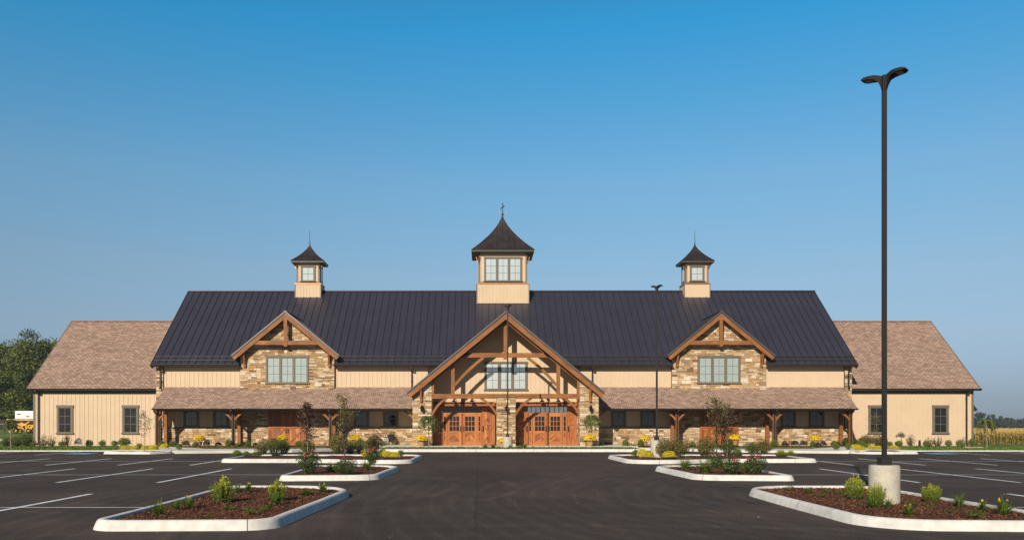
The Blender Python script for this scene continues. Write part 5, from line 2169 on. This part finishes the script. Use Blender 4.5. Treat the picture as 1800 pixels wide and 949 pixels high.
# porch front, on the left and on the right
beds("""
green|285|785|11|9|small green shrub between stone corner and post at the left porch's end
green|303|784|10|9|small green shrub just right of the left porch's end post
twotone|326|784|13|9|purple shrub with green tips below the left porch's first window
green|343|784|8|7|small green shrub left of the yellow mum under the left porch
twotone|363|784|11|10|green topped purple shrub right of the yellow mum under the left porch
dark|384|784|11|8|lone purple shrub below the left porch's second window
green|401|784|10|10|green shrub left of the downspout post on the left porch
dark|407|785|10|8|purple shrub in front of the downspout post on the left porch
green|419|784|10|6|low green shrub between two posts on the left porch
dark|428|784|9|8|purple shrub right of the wall post on the left porch
green|436|784|9|9|green shrub in the shade of a post on the stone of the left porch
dark|449|784|9|7|purple shrub left of the left barn doors
green|524|784|11|9|green shrub in front of the left barn doors, beside the purple tree
green|673|783|10|9|round green shrub below the bicycle's frame
green|1100|783|12|9|round green shrub under the right porch's first window, near the shadow's edge
low|1113|783|11|5|low green plant between a round shrub and a yellow mum on the right porch
green|1126|783|11|10|green shrub left of the yellow mum under the right porch's second window
green|1147|783|8|8|green shrub just left of the middle distance light pole's base
green|1217|784|11|7|green shrub left of the right barn doors
green|1258|784|10|9|small green shrub in front of the right barn doors
green|1361|784|13|9|green shrub by the downspout post right of the right barn doors
dark|1381|785|11|8|purple shrub, first right of the downspout post on the right porch
twotone|1397|785|12|10|purple shrub with green top, second right of the downspout post on the right porch
twotone|1412|785|11|9|purple shrub with green top just left of the right porch's end mum
green|1429|785|10|8|green shrub under the right porch's end mum
dark|1437|785|11|7|purple shrub just right of the right porch's end mum
dark|1448|785|11|8|purple shrub second right of the right porch's end mum
green|1466|784|11|9|green shrub left of the right porch's wall post
dark|1474|784|9|7|purple shrub touching the right porch's wall post
""", Y=52.9, zabs=LG + .04, kw_=1.12, kh=1.4)
# the little yellow beds by the side walks
beds("""
yellow|219|795|19|8|low yellow shrub at the kerb tip of the left side bed
yellow|236|795|15|8|low yellow shrub left of the young leafy tree in the left side bed
green|245|791|13|8|small green shrub behind the yellow ones in the left side bed
yellow|256|795|16|8|low yellow shrub at the foot of the young leafy tree
yellow|271|796|18|10|low yellow shrub in front of the left porch's end post
yellow|290|793|16|9|low yellow shrub at the right end of the left side bed
green|315|792|12|9|round green shrub alone on the kerb right of the left side bed
green|1470|792|12|9|round green shrub alone left of the right side bed
green|1491|792|11|9|round green shrub at the left end of the right side bed
yellow|1503|793|17|8|low yellow shrub between two green ones in the right side bed
yellow|1511|795|18|7|low yellow shrub nearest the lot in the right side bed
green|1517|790|11|10|green shrub at the back of the right side bed
yellow|1531|794|13|8|small yellow shrub under the sparse young tree on the right
yellow|1544|794|19|7|wide low yellow shrub left of the tall near pole
yellow|1570|794|19|7|wide low yellow shrub right of the tall near pole
""", dz=.12, dy=-2.0, kh=1.25)
# grass tufts on the strip in front of the doors
beds("""
tuft|853|788|11|8|grass tuft in front of the left door bay, farthest from the pole
tuft|867|788|12|9|grass tuft in front of the left door bay, just left of the pole's base
tuft|877|788|8|5|tiny grass tuft touching the pole's base
tuft|896|789|9|6|small grass tuft in front of the pole's base
tuft|912|788|12|6|low grass tuft just right of the pole's base
tuft|921|788|16|10|tall grass tuft in front of the right door bay
""", Y=46.6, zabs=gz(46) + .13)
for px_, y_, z_, w, lb in ((741, 51.95, .335, 21, "yellow mum in a clay pot at the left entry pillar's foot"),
                           (1037, 51.95, .335, 22, "yellow mum in a clay pot at the right entry pillar's foot"),
                           (883, 51.9, .335, 16, "yellow mum half hidden behind the pole's concrete base"),
                           (350, 53.2, .40, 20, "yellow mum below the left porch's second window"),
                           (496, 53.2, .42, 20, "yellow mum in front of the left barn doors"),
                           (624, 53.2, .42, 20, "yellow mum left of the bicycle"),
                           (1133, 53.2, .38, 19, "yellow mum under the right porch's second window"),
                           (1292, 53.2, .42, 21, "yellow mum by the right barn doors' corner"),
                           (1433, 53.2, .40, 20, "yellow mum near the right porch's far end")):
    plant("mum", px_, 0, w, 0, lb, Y=y_, zabs=z_ - (.0 if z_ < .36 else .06))


# ---------------------------------------------------------------- small trees
def trunk_path(h, wob=.03, n=7):
    p = [(0, 0, -.1)]
    x = y = 0
    for k in range(1, n + 1):
        x += rng.normal() * wob * h / n
        y += rng.normal() * wob * h / n
        p.append((x, y, h * k / n))
    return p


def small_tree(name, loc, h, width, leafmat, barkmat, nb, per, leaf, lo, label, r=.03, upright=.6, gaps=None, crown_fn=None):
    root = tag(empty(name, loc), label, "tree")
    tp = trunk_path(h * .97)
    b = MB()
    b.tube(tp, [r * (1 - .8 * i / (len(tp) - 1)) for i in range(len(tp))], 7)
    V = []
    for k in range(nb):
        f = lo + (1 - lo) * rng.random() ** .9
        z0 = f * h * .95
        i = min(int(z0 / (h * .97) * 7) + 1, 7)
        base = np.array([tp[i][0], tp[i][1], z0])
        a = rng.uniform(0, 6.28)
        prof = crown_fn(f) if crown_fn else math.sin(math.pi * min(1, max(.08, (f - lo) / (1 - lo) * .85 + .12)))
        l = width / 2 * prof * rng.uniform(.6, 1.1)
        dz_ = l * upright * rng.uniform(.5, 1.4)
        tip = base + [l * math.cos(a), l * math.sin(a), dz_]
        tip[2] = min(tip[2], h * 1.02)
        mid = (base + tip) / 2 + [0, 0, -.06 * l]
        b.tube([tuple(base), tuple(mid), tuple(tip)], [r * .35, r * .25, r * .1], 4, cap=False)
        t = rng.uniform(.25, 1.05, per)[:, None]
        P = base * (1 - t) ** 2 + mid * 2 * t * (1 - t) + tip * t * t + rng.normal(size=(per, 3)) * leaf * .9
        V.append(leaf_quads(P, unit(rng.normal(size=P.shape) + [0, -.2, .5]), leaf * rng.uniform(.6, 1.2, per), .6))
    b.build("trunk", barkmat, root)
    V = np.concatenate(V)
    quads_mesh("crown", V, leafmat, tints(len(V)), root)
    return root


def at(px, Y, z):
    return Vector((PX(px, Y), Y, z))


YI = 35.0
small_tree("purple_leaf_tree", G(541, 801, .1), 94 / 1500 * G(541, 801, .1).y, .95, "plum_leaf", "pale_bark", 80, 17, .09, .16, "narrow purple leaved tree in front of the left barn doors", .022, .9)
small_tree("crab_tree", G(605.5, 804, .1), 111 / 1500 * G(605.5, 804, .1).y, 1.5, "crab_leaf", "plum_bark", 52, 13, .085, .22, "slender red stemmed tree with sparse leaves between left barn doors and bicycle", .026, .7,
           crown_fn=lambda f: .9 if f < .7 else .42)
small_tree("crab_tree", G(1259, 803, .1), 104 / 1500 * G(1259, 803, .1).y, 1.75, "crab_leaf", "plum_bark", 56, 12, .085, .24, "wide thin branched tree with sparse leaves in front of the right barn doors", .026, .75)
small_tree("purple_leaf_tree", G(1278, 801, .1), 92 / 1500 * G(1278, 801, .1).y, 1.15, "plum_leaf", "pale_bark", 60, 17, .09, .20, "narrow purple leaved tree in front of the right barn doors", .022, .8)
small_tree("young_tree", G(253.5, 793.5, .12), 73 / 1500 * G(253.5, 793.5, .12).y, .95, "airy_leaf", "pale_bark", 46, 8, .07, .38, "young thin tree beside the left wing's inner window", .02, .6)
small_tree("young_tree", at(1537, 46.5, LG + .03), 70 / 1500 * 46.5, .95, "crab_leaf", "bark", 28, 7, .075, .42, "sparse young tree in front of the right wing's inner window", .02, .5)


def weeping_tree(px, Y, z, top, cw, ch, label, trunk="pale_bark"):
    loc = at(px, Y, z)
    root = tag(empty("weeping_tree", loc), label, "tree", "small weeping trees")
    s = Y / F
    H = (PZ(top, Y) - z)
    w, hh = cw * s / 2, ch * s
    b = MB()
    b.tube([(0, 0, -.1), (.01, 0, H * .5), (-.01, .01, H * .93)], [.028, .024, .018], 7)
    V = []
    for k in range(34):
        a = rng.uniform(0, 6.28)
        q = w * rng.uniform(.55, 1.08)
        z0 = H * .93
        fall = hh * rng.uniform(.45, 1.0)
        ca, sa = math.cos(a), math.sin(a)
        pts = [np.array([0, 0, z0]), np.array([q * .5 * ca, q * .5 * sa, z0 + H * .05]), np.array([q * .88 * ca, q * .88 * sa, z0 - fall * .25]), np.array([q * ca, q * sa, z0 - fall])]
        if k % 2 == 0:
            b.tube([tuple(p) for p in pts], [.010, .008, .005, .003], 4, cap=False)
        for p, r_ in zip(pts, pts[1:]):
            t = rng.uniform(.05 if r_[2] < H * .9 else .5, 1, (18, 1))
            P = p * (1 - t) + r_ * t + rng.normal(size=(18, 3)) * .032
            dd = unit(rng.normal(size=(18, 3)) * .4 + [ca * .3, sa * .3, -1])
            V.append(leaf_quads(P, unit(np.array([ca, sa, .5]) + .7 * rng.normal(size=(18, 3))), .095 * rng.uniform(.7, 1.3, 18), .42, dd))
    b.build("trunk", trunk, root)
    V = np.concatenate(V)
    quads_mesh("crown", V, "weep_leaf", tints(len(V)), root)
    return root


weeping_tree(18.5, 49.8, LG, 738, 23, 20, "small dark weeping tree at the far left, in front of the yellow machine")
weeping_tree(753.5, 46.6, gz(46) + .12, 731.5, 38, 26, "small weeping tree in front of the left entry pillar")
weeping_tree(1040, 46.6, gz(46) + .12, 730, 34, 25, "small weeping tree in front of the right entry pillar")
weeping_tree(1734.5, 50.3, LG, 737, 31, 24, "small weeping tree at the far right, in front of the corn")

# ---------------------------------------------------------------- small fittings round the building
for px_, Y, lb in ((153.5, 55.2, "low dark path light between shrubs below the left wing's wall"), (1616.5, 55.2, "low dark path light between sparse shrubs below the right wing's wall")):
    root = tag(empty("path_light", at(px_, Y, LG)), lb, "path light", "low path lights")
    b = MB()
    b.lathe([(.075, -.1), (.075, .34)], (0, 0, 0), 14)
    b.build("post", "iron", root, smooth=True)
    b = MB()
    b.lathe([(.055, .341), (.055, .40)], (0, 0, 0), 14)
    b.lathe([(.08, .401), (.08, .44), (.06, .455)], (0, 0, 0), 14)
    b.build("lamp_cap", "iron", root, smooth=True)
root = empty("blue_spruce", at(1584, 55.9, LG))
tag(root, "little blue grey spruce, a ball crown on a bare stem right of the tall pole", "spruce")
b = MB()
b.tube([(0, 0, -.05), (.02, 0, .5), (0, 0, .72)], [.02, .018, .012], 6)
b.build("trunk", "bark", root)
V = mound(1300, .10, .5, .35) * [.5, .5, .40] + [0, 0, .52]
quads_mesh("crown", V, "spruce", tints(len(V)), root)
b = MB()
for k in range(3):
    x = PX(1716 + k * 12, 50)
    b.tube([(x, 51.2, LG + .05), (x + .38, 51.2, LG + .05)], .07, 8)
tag(b.build("log_edging", "log"), "grey log edging lying on the grass beneath the far right weeping tree", "log")

# bicycle leaning on the porch stone, front wheel to the left
BY = 55.45
root = tag(empty("bicycle", at(672.5, BY, .27)), "black touring bicycle with rack bags, leaning on the porch stone left of the entry", "bicycle")
root.rotation_euler = (R(-7), 0, 0)
rw = .345


def wheel(x):
    b = MB()
    for r0, rr, mi in ((rw - .018, .019, 0), (rw - .045, .012, 1)):
        b.tube([(x + r0 * math.cos(a), 0, rw + r0 * math.sin(a)) for a in np.linspace(0, 2 * math.pi, 33)], rr, 6, mi, cap=False)
    for k in range(18):
        a = 2 * math.pi * k / 18
        b.tube([(x, .0, rw), (x + (rw - .045) * math.cos(a), 0, rw + (rw - .045) * math.sin(a))], .0025, 3, 1, cap=False)
    b.tube([(x, -.05, rw), (x, .05, rw)], .022, 8, 1)
    return b.build("wheel", ["rubber", "chrome"], root)


wf, wr = -.53, .53
wheel(wf)
wheel(wr)
b = MB()
bb, st, hd, hd2 = (.08, 0, .30), (.22, 0, .80), (-.36, 0, .84), (-.39, 0, .70)
for p, q, r_ in ((bb, st, .017), (bb, hd2, .02), (hd, st, .016), (hd, hd2, .021), (bb, (wr, .05, rw), .011), (bb, (wr, -.05, rw), .011), (st, (wr, .04, rw), .009), (st, (wr, -.04, rw), .009),
                 (hd2, (wf, .05, rw), .013), (hd2, (wf, -.05, rw), .013), (st, (.24, 0, .90), .014), (hd, (-.34, 0, .95), .014)):
    b.tube([p, q], r_, 8)
b.build("frame", "bike_paint", root)
b = MB()
b.tube([(-.34, -.24, 1.0), (-.40, -.2, .98), (-.36, 0, .96), (-.40, .2, .98), (-.34, .24, 1.0)], .014, 6)
b.tube([(-.52, -.05, 1.02), (-.36, -.04, .97)], .012, 6)
b.tube([(-.52, .05, 1.02), (-.36, .04, .97)], .012, 6)
b.build("handlebar", "rubber", root)
b = MB()
b.hexa([(.06, -.02, .90), (.34, -.07, .92), (.34, .07, .92), (.06, .02, .90), (.06, -.02, .93), (.34, -.07, .96), (.34, .07, .96), (.06, .02, .93)])
b.build("saddle", "rubber", root)
for x in (wf, wr):
    b = MB()
    b.sweep([(x + (rw + .03) * math.cos(a), 0, rw + (rw + .03) * math.sin(a)) for a in np.linspace(R(20), R(165), 12)], .004, .05)
    b.build("mudguard", "bike_paint", root)
b = MB()
b.tube([(.24, 0, .74), (.82, 0, .74)], .008, 5)
b.tube([(.74, .05, .74), (wr, .05, rw)], .007, 5)
b.tube([(.74, -.05, .74), (wr, -.05, rw)], .007, 5)
b.build("rack", "iron", root)
for s in (-1, 1):
    b = MB()
    y0, y1 = (-.20, -.06) if s < 0 else (.06, .20)
    b.prism([(.44, .30), (.62, .28), (.70, .36), (.76, .66), (.70, .74), (.42, .74), (.35, .66), (.38, .40)], y0, y1)
    b.box(.37, .73, y0 - .012, y1 + .012, .62, .73)
    b.build("pannier", "cloth", root)
b = MB()
b.lathe([(.085, -.02), (.085, .02)], (0, 0, 0), 20)
b.tube([(0, 0, .03), (.13, 0, .08)], .01, 5)
b.tube([(0, 0, -.03), (-.13, 0, -.08)], .01, 5)
o = b.build("crank", "chrome", root)
o.location = bb
o.rotation_euler = (R(90), 0, 0)

# ---------------------------------------------------------------- left background
# white sign board on the yellow implement
MY = 84.0
mz = terrain_z(-46, MY)
root = tag(empty("farm_machine", at(50, MY, mz)), "yellow folded farm implement parked on the lawn beyond the left wing", "farm machine")
O = Vector(root.location)


def mp(px, py, dy=0):
    return Vector((PX(px, MY), MY + dy, PZ(py, MY))) - O


b = MB()
for dy in (-1.0, 1.0):
    b.beam(mp(22, 737.5, dy), mp(75, 738, dy), .12, .13)
b.beam(mp(23, 737, -1.0), mp(23, 737, 1.0), .12, .12, (0, 0, 1))
b.beam(mp(74, 738, -1.0), mp(74, 738, 1.0), .12, .12, (0, 0, 1))
b.build("top_deck", "yellow_steel", root)
b = MB()
for dy in (-.9, .9):
    for p, q, w in (((24, 738), (27, 742), .3), ((27, 758), (72, 756), .28), ((30, 742), (45, 753), .22), ((36, 757), (60, 741), .24), ((42, 746), (56, 746), .5), ((41, 744), (41, 755), .3),
                    ((55, 744), (55, 757), .3), ((30, 752), (38, 756), .3), ((26, 759), (31, 755), .5), ((60, 757), (72, 742), .22), ((47, 742), (47, 748), .35)):
        b.beam(mp(*p, dy), mp(*q, dy), w * .42, w * .42)
for px_ in (32, 45, 58, 68):
    b.beam(mp(px_, 757, -.9), mp(px_, 757, .9), .12, .12, (0, 0, 1))
b.build("frame", "yellow_steel", root)
for px_ in (40.0, 47.0, 62.0):
    for dy in (-1.25, 1.25):
        c = mp(px_, 757, dy)
        b = MB()
        b.tube([c + Vector((.2 * math.cos(a), 0, .2 * math.sin(a))) for a in np.linspace(0, 2 * math.pi, 17)], .07, 8, cap=False)
        b.build("tyre", "rubber", root)
bo = at(52, MY, PZ(736, MY) + .02)
b = MB()
b.box(PX(29.5, MY) - bo.x, PX(74, MY) - bo.x, -.3, .3, 0, PZ(722, MY) - bo.z)
board = b.build("sign_board", "white")
board.location = bo
tag(board, "white sign board with a red oval standing on the yellow machine", "sign")
b = MB()
sx = lambda px, py: (PX(px, MY) - bo.x, -.312, PZ(py, MY) - bo.z)


def stroke(p, q, w, mi):
    b.beam(sx(*p), sx(*q), w * MY / F, .012, (0, 1, 0), mi)


for k, (x0, pts) in enumerate(((33.3, [(0, 0, 0, 2), (0, 0, 1, 2), (1, 2, 2, 0), (2, 0, 2, 2)]), (36.0, [(0, 0, .5, 2), (.5, 2, 1, 0), (1, 0, 1.5, 2)]), (38.0, [(0, 0, 1.3, 0), (.65, 0, .65, 2)]))):
    for a0, c0, a1, c1 in pts:
        stroke((x0 + a0, 727 + c0 * .85), (x0 + a1, 727 + c1 * .95), .75, 0)
for px_, py, l in ((42, 728.6, 1.2), (44.3, 729.8, 1.6), (46, 727.2, 1.0), (47.5, 728.4, 1.4), (51, 727.9, 1.5), (53, 728.2, .8), (36, 731.6, 2.2), (38.6, 732.2, 1.5), (43, 732.7, 1.2), (45.5, 731, .9)):
    stroke((px_, py), (px_ + l, py + .2), .55, 1)
b.face([(sx(51.5 + 3.3 * math.cos(a), 731.6 + 1.3 * math.sin(a))) for a in -np.linspace(0, 2 * math.pi, 28)[:-1]], 2)
b.build("lettering", ["black_ink", "grey_ink", "red_ink"], board)


# ---------------------------------------------------------------- big trees
def big_tree(name, loc, h, w, leafmat, n_clump, per, leaf, label, cat="tree", group=None, trunk_h=.3, shape=1.0, clump=.12):
    root = tag(empty(name, loc), label, cat, group)
    b = MB()
    r = h * .022
    tp = trunk_path(h * .75, .04, 6)
    b.tube([(p[0], p[1], p[2] - (.3 if i == 0 else 0)) for i, p in enumerate(tp)], [r * (1 - .8 * i / 6) for i in range(7)], 8)
    C, S = [], []
    for k in range(n_clump):
        d = unit(rng.normal(size=3))
        q = rng.random() ** .4 * rng.uniform(.85, 1.12)
        c = np.array([d[0] * w / 2 * q, d[1] * w / 2 * q, h * (trunk_h + (1 - trunk_h) * .5) + d[2] * h * (1 - trunk_h) * .5 * q])
        # narrower towards the top and the bottom
        f = (c[2] / h - trunk_h) / (1 - trunk_h)
        wf_ = .55 + .45 * math.sin(math.pi * min(1, max(0, f * .9 + .02)))
        c[0] *= wf_ * shape
        c[1] *= wf_ * shape
        C.append(c)
        if k % 4 == 0:
            z0 = max(h * .15, min(c[2] * .75, h * .7))
            i = min(int(z0 / (h * .75) * 6), 5)
            p0 = np.array([tp[i][0], tp[i][1], z0])
            b.tube([tuple(p0), tuple((p0 + c) / 2 + [0, 0, -.03 * h]), tuple(c)], [r * .35, r * .22, r * .06], 5, cap=False)
    C = np.array(C)
    rad = h * clump * rng.uniform(.45, 1.35, n_clump)
    P = np.repeat(C, per, 0)
    d = unit(rng.normal(size=P.shape))
    P = P + d * (np.repeat(rad, per) * rng.random(len(P)) ** .5)[:, None] * [1.15, 1.15, .75]
    keep = P[:, 2] > h * .03
    P, d = P[keep], d[keep]
    ct = np.repeat(rng.uniform(-.3, .3, n_clump), per)[keep]
    V = leaf_quads(P, unit(d * .6 + rng.normal(size=P.shape) * .7 + [0, 0, .4]), leaf * rng.uniform(.6, 1.25, len(P)), .6)
    b.build("trunk", "bark", root)
    quads_mesh("crown", V, leafmat, np.clip(tints(len(V)) + ct, 0, 1), root)
    return root


TY = 122.0
tb = 2.4
big_tree("broadleaf_tree", at(64, TY, tb), PZ(591, TY) - tb, 11.5, "tree_leaf", 190, 190, .36, "tallest dark leafy tree behind the left wing's roof", trunk_h=.06)
big_tree("broadleaf_tree", at(8, TY + 4, tb), PZ(603, TY + 4) - tb, 10.5, "tree_leaf", 180, 180, .36, "large leafy tree at the left picture edge beyond the road", trunk_h=.06)
big_tree("broadleaf_tree", at(128, TY + 6, tb), PZ(612, TY + 6) - tb, 10, "tree_leaf", 60, 150, .40, "leafy tree mostly hidden behind the left wing's roof", trunk_h=.1)
big_tree("broadleaf_tree", at(-70, TY + 2, tb), 11.5, 11, "tree_leaf", 60, 150, .40, "leafy tree beyond the left picture edge", trunk_h=.06)
for px_, t_, w_, lb in ((24, 717, 4.2, "yellowish bush under the large tree at the left picture edge"), (4, 722, 3.6, "bush at the left picture edge above the road"), (50, 716, 4.5, "yellowish bush behind the white sign board")):
    big_tree("roadside_bush", at(px_, 114, 2.38), PZ(t_, 114) - 2.38, w_, "green", 22, 130, .26, lb, "bush", "bushes above the road", trunk_h=.0, clump=.25)

# ---------------------------------------------------------------- right background
FYS = -1.2
k = 0
for px_, t_, Y_, w_, lb in ((1722, 727, 300, 9, "dark tree of the far wood close beside the right wing's wall"),
                            (1742, 729, 345, 10, "greyish tree of the far wood, second from the right wing"),
                            (1752, 733, 360, 8, "tree of the far wood just left of the white house"),
                            (1765, 731, 350, 9, "tree of the far wood straight behind the white house"),
                            (1784, 733, 365, 11, "reddish topped tree of the far wood above the white house's right end"),
                            (1798, 736, 350, 10, "tree of the far wood at the right picture edge"),
                            (1815, 735, 370, 11, "tree of the far wood just beyond the right picture edge"),
                            (1838, 733, 360, 11, "tree of the far wood well beyond the right picture edge"),
                            (1732, 738, 380, 11, "low tree of the far wood behind the small weeping tree"),
                            (1775, 739, 395, 12, "low broad tree of the far wood behind the others"),
                            (1806, 741, 330, 8, "low front tree of the far wood near the right picture edge"),
                            (1749, 749, 310, 4.5, "pale low bush left of the white house across the corn"),
                            (1790, 744, 340, 7, "low dark tree right of the white house across the corn")):
    big_tree("distant_tree", at(px_, Y_, FYS), PZ(t_, Y_) - FYS, w_ * 1.15, "far_leaf", 36, 60, .85, lb, "tree", "trees of the far wood", trunk_h=.04, clump=.16)
big_tree("conifer", at(1712, 260, FYS), PZ(722, 260) - FYS, 6.5, "far_leaf", 30, 70, .6, "dark evergreen partly hidden behind the right wing's corner", "tree", None, trunk_h=.02, clump=.15)

HY = 300.0
root = tag(empty("white_house", at(1767, HY, FYS)), "small white house with brown roof across the corn field", "house")
O = Vector(root.location)
hx = lambda px: PX(px, HY) - O.x
hz = lambda py: PZ(py, HY) - O.z
b = MB()
b.box(hx(1758), hx(1779), -2.5, 3.5, -.2, hz(757))
b.prism([(hx(1757.5), hz(757)), (hx(1761.5), hz(757)), (hx(1759.5), hz(752.8))], -2.8, 1.5)
b.build("wall", "white_siding", root)
b = MB()
b.hexa([(hx(1760), -3.1, hz(757)), (hx(1780), -3.1, hz(757)), (hx(1779), .5, hz(752.5)), (hx(1761), .5, hz(752.5)),
        (hx(1760), 3.8, hz(757)), (hx(1780), 3.8, hz(757)), (hx(1779), .6, hz(752.4)), (hx(1761), .6, hz(752.4))])
b.build("roof", "far_roof", root)
b = MB()
b.prism([(hx(1766), hz(757.4)), (hx(1779), hz(757.4)), (hx(1778.5), hz(752.6)), (hx(1775), hz(752.8))], -3.6, -3.2)
b.build("gable", "white_siding", root)
b = MB()
b.box(hx(1759), hx(1759.9), -.4, .4, hz(754), hz(751.5))
b.build("chimney", "white_siding", root)
b = MB()
b.box(hx(1759.1), hx(1760), -2.86, -2.82, hz(757), hz(755.3))
b.build("window", "dark_pane", root)


# corn: rows of dry stalks
def corn():
    V, T = [], []
    rows = [(86 + .76 * i, .20) for i in range(7)] + [(92 + 1.3 * i, .32) for i in range(10)] + [(106 + 3.2 * i, .55) for i in range(14)]
    for y, step in rows:
        x0, x1 = 37.0 + (y - 86) * .3, 62 + (y - 86) * .75
        n = int((x1 - x0) / step)
        x = x0 + (np.arange(n) + rng.uniform(-.4, .4, n)) * step
        base = np.stack([x, y + rng.normal(0, .06, n), np.full(n, FYS)], 1)
        h = rng.uniform(1.95, 2.35, n)
        # stalk
        w = .022
        top = base + np.stack([rng.normal(0, .06, n), rng.normal(0, .06, n), h], 1)
        V.append(np.stack([base + [-w, 0, 0], base + [w, 0, 0], top + [w * .5, 0, 0], top + [-w * .5, 0, 0]], 1))
        T.append(rng.uniform(.45, .7, n))
        # tassels
        for q in range(2):
            a = rng.uniform(-.25, .25, (n, 2))
            tp = top + np.concatenate([a, np.full((n, 1), .26)], 1)
            V.append(np.stack([top + [-.015, 0, -.05], top + [.015, 0, -.05], tp + [.02, 0, 0], tp + [-.02, 0, 0]], 1))
            T.append(rng.uniform(.62, .95, n))
        # leaves, each two quads, dry at the bottom and greener in the middle
        nl = 9 if y < 93 else 5
        for q in range(nl):
            f = (q + rng.random(n)) / nl
            p0 = base + (top - base) * (.08 + .85 * f)[:, None]
            a = rng.uniform(0, 6.28, n)
            l = rng.uniform(.28, .55, n)
            d = np.stack([np.cos(a) * l, np.sin(a) * l, np.zeros(n)], 1)
            p1 = p0 + d * .55 + np.stack([np.zeros(n), np.zeros(n), .16 * np.ones(n)], 1)
            p2 = p0 + d + np.stack([np.zeros(n), np.zeros(n), -rng.uniform(.05, .5, n) * (1.25 - f)], 1)
            sd = np.stack([-np.sin(a), np.cos(a), np.full(n, .5)], 1) * .042
            V.append(np.stack([p0 - sd * .5, p0 + sd * .5, p1 + sd, p1 - sd], 1))
            V.append(np.stack([p1 - sd, p1 + sd, p2 + sd * .15, p2 - sd * .15], 1))
            t = np.clip(.85 - 1.4 * f + rng.normal(0, .2, n), 0, 1)
            t = np.where(f < .3, np.clip(rng.normal(.78, .18, n), 0, 1), t)
            t = np.where(f > .85, np.clip(rng.normal(.6, .15, n), 0, 1), t)
            T += [t, t]
    return quads_mesh("corn_field", np.concatenate(V), "corn", np.concatenate(T))


tag(corn(), kind='stuff')

# loose grit and dead leaves on the asphalt
n = 260
P = np.stack([rng.uniform(-9, 13, n), 11 + 30 * rng.random(n) ** 1.6, np.zeros(n)], 1)
P[:, 2] = [gz(y) + .008 for y in P[:, 1]]
tag(quads_mesh("litter", leaf_quads(P, unit(rng.normal(size=(n, 3)) * .4 + [0, 0, 1]), rng.uniform(.010, .030, n), .7), "litter", rng.uniform(0, 1, n)), kind='stuff')
# ---------------------------------------------------------------- air
me = bpy.data.meshes.new("haze")
x0, x1, y0, y1, z0, z1 = -3100, 3100, -2100, 4600, -2.3, 19.5
me.from_pydata([(x, y, z) for z in (z0, z1) for x, y in ((x0, y0), (x1, y0), (x1, y1), (x0, y1))], [], [(0, 3, 2, 1), (4, 5, 6, 7), (0, 1, 5, 4), (1, 2, 6, 5), (2, 3, 7, 6), (3, 0, 4, 7)])
air = bpy.data.objects.new("haze", me)
col.objects.link(air)
air["kind"] = "stuff"
m = bpy.data.materials.new("haze_air")
m.use_nodes = True
m.node_tree.nodes.clear()
mo = m.node_tree.nodes.new("ShaderNodeOutputMaterial")
mv = m.node_tree.nodes.new("ShaderNodeVolumePrincipled")
mv.inputs["Color"].default_value = (.80, .87, .95, 1)
mv.inputs["Density"].default_value = .00042
mv.inputs["Anisotropy"].default_value = .2
m.node_tree.links.new(mv.outputs[0], mo.inputs["Volume"])
me.materials.append(m)
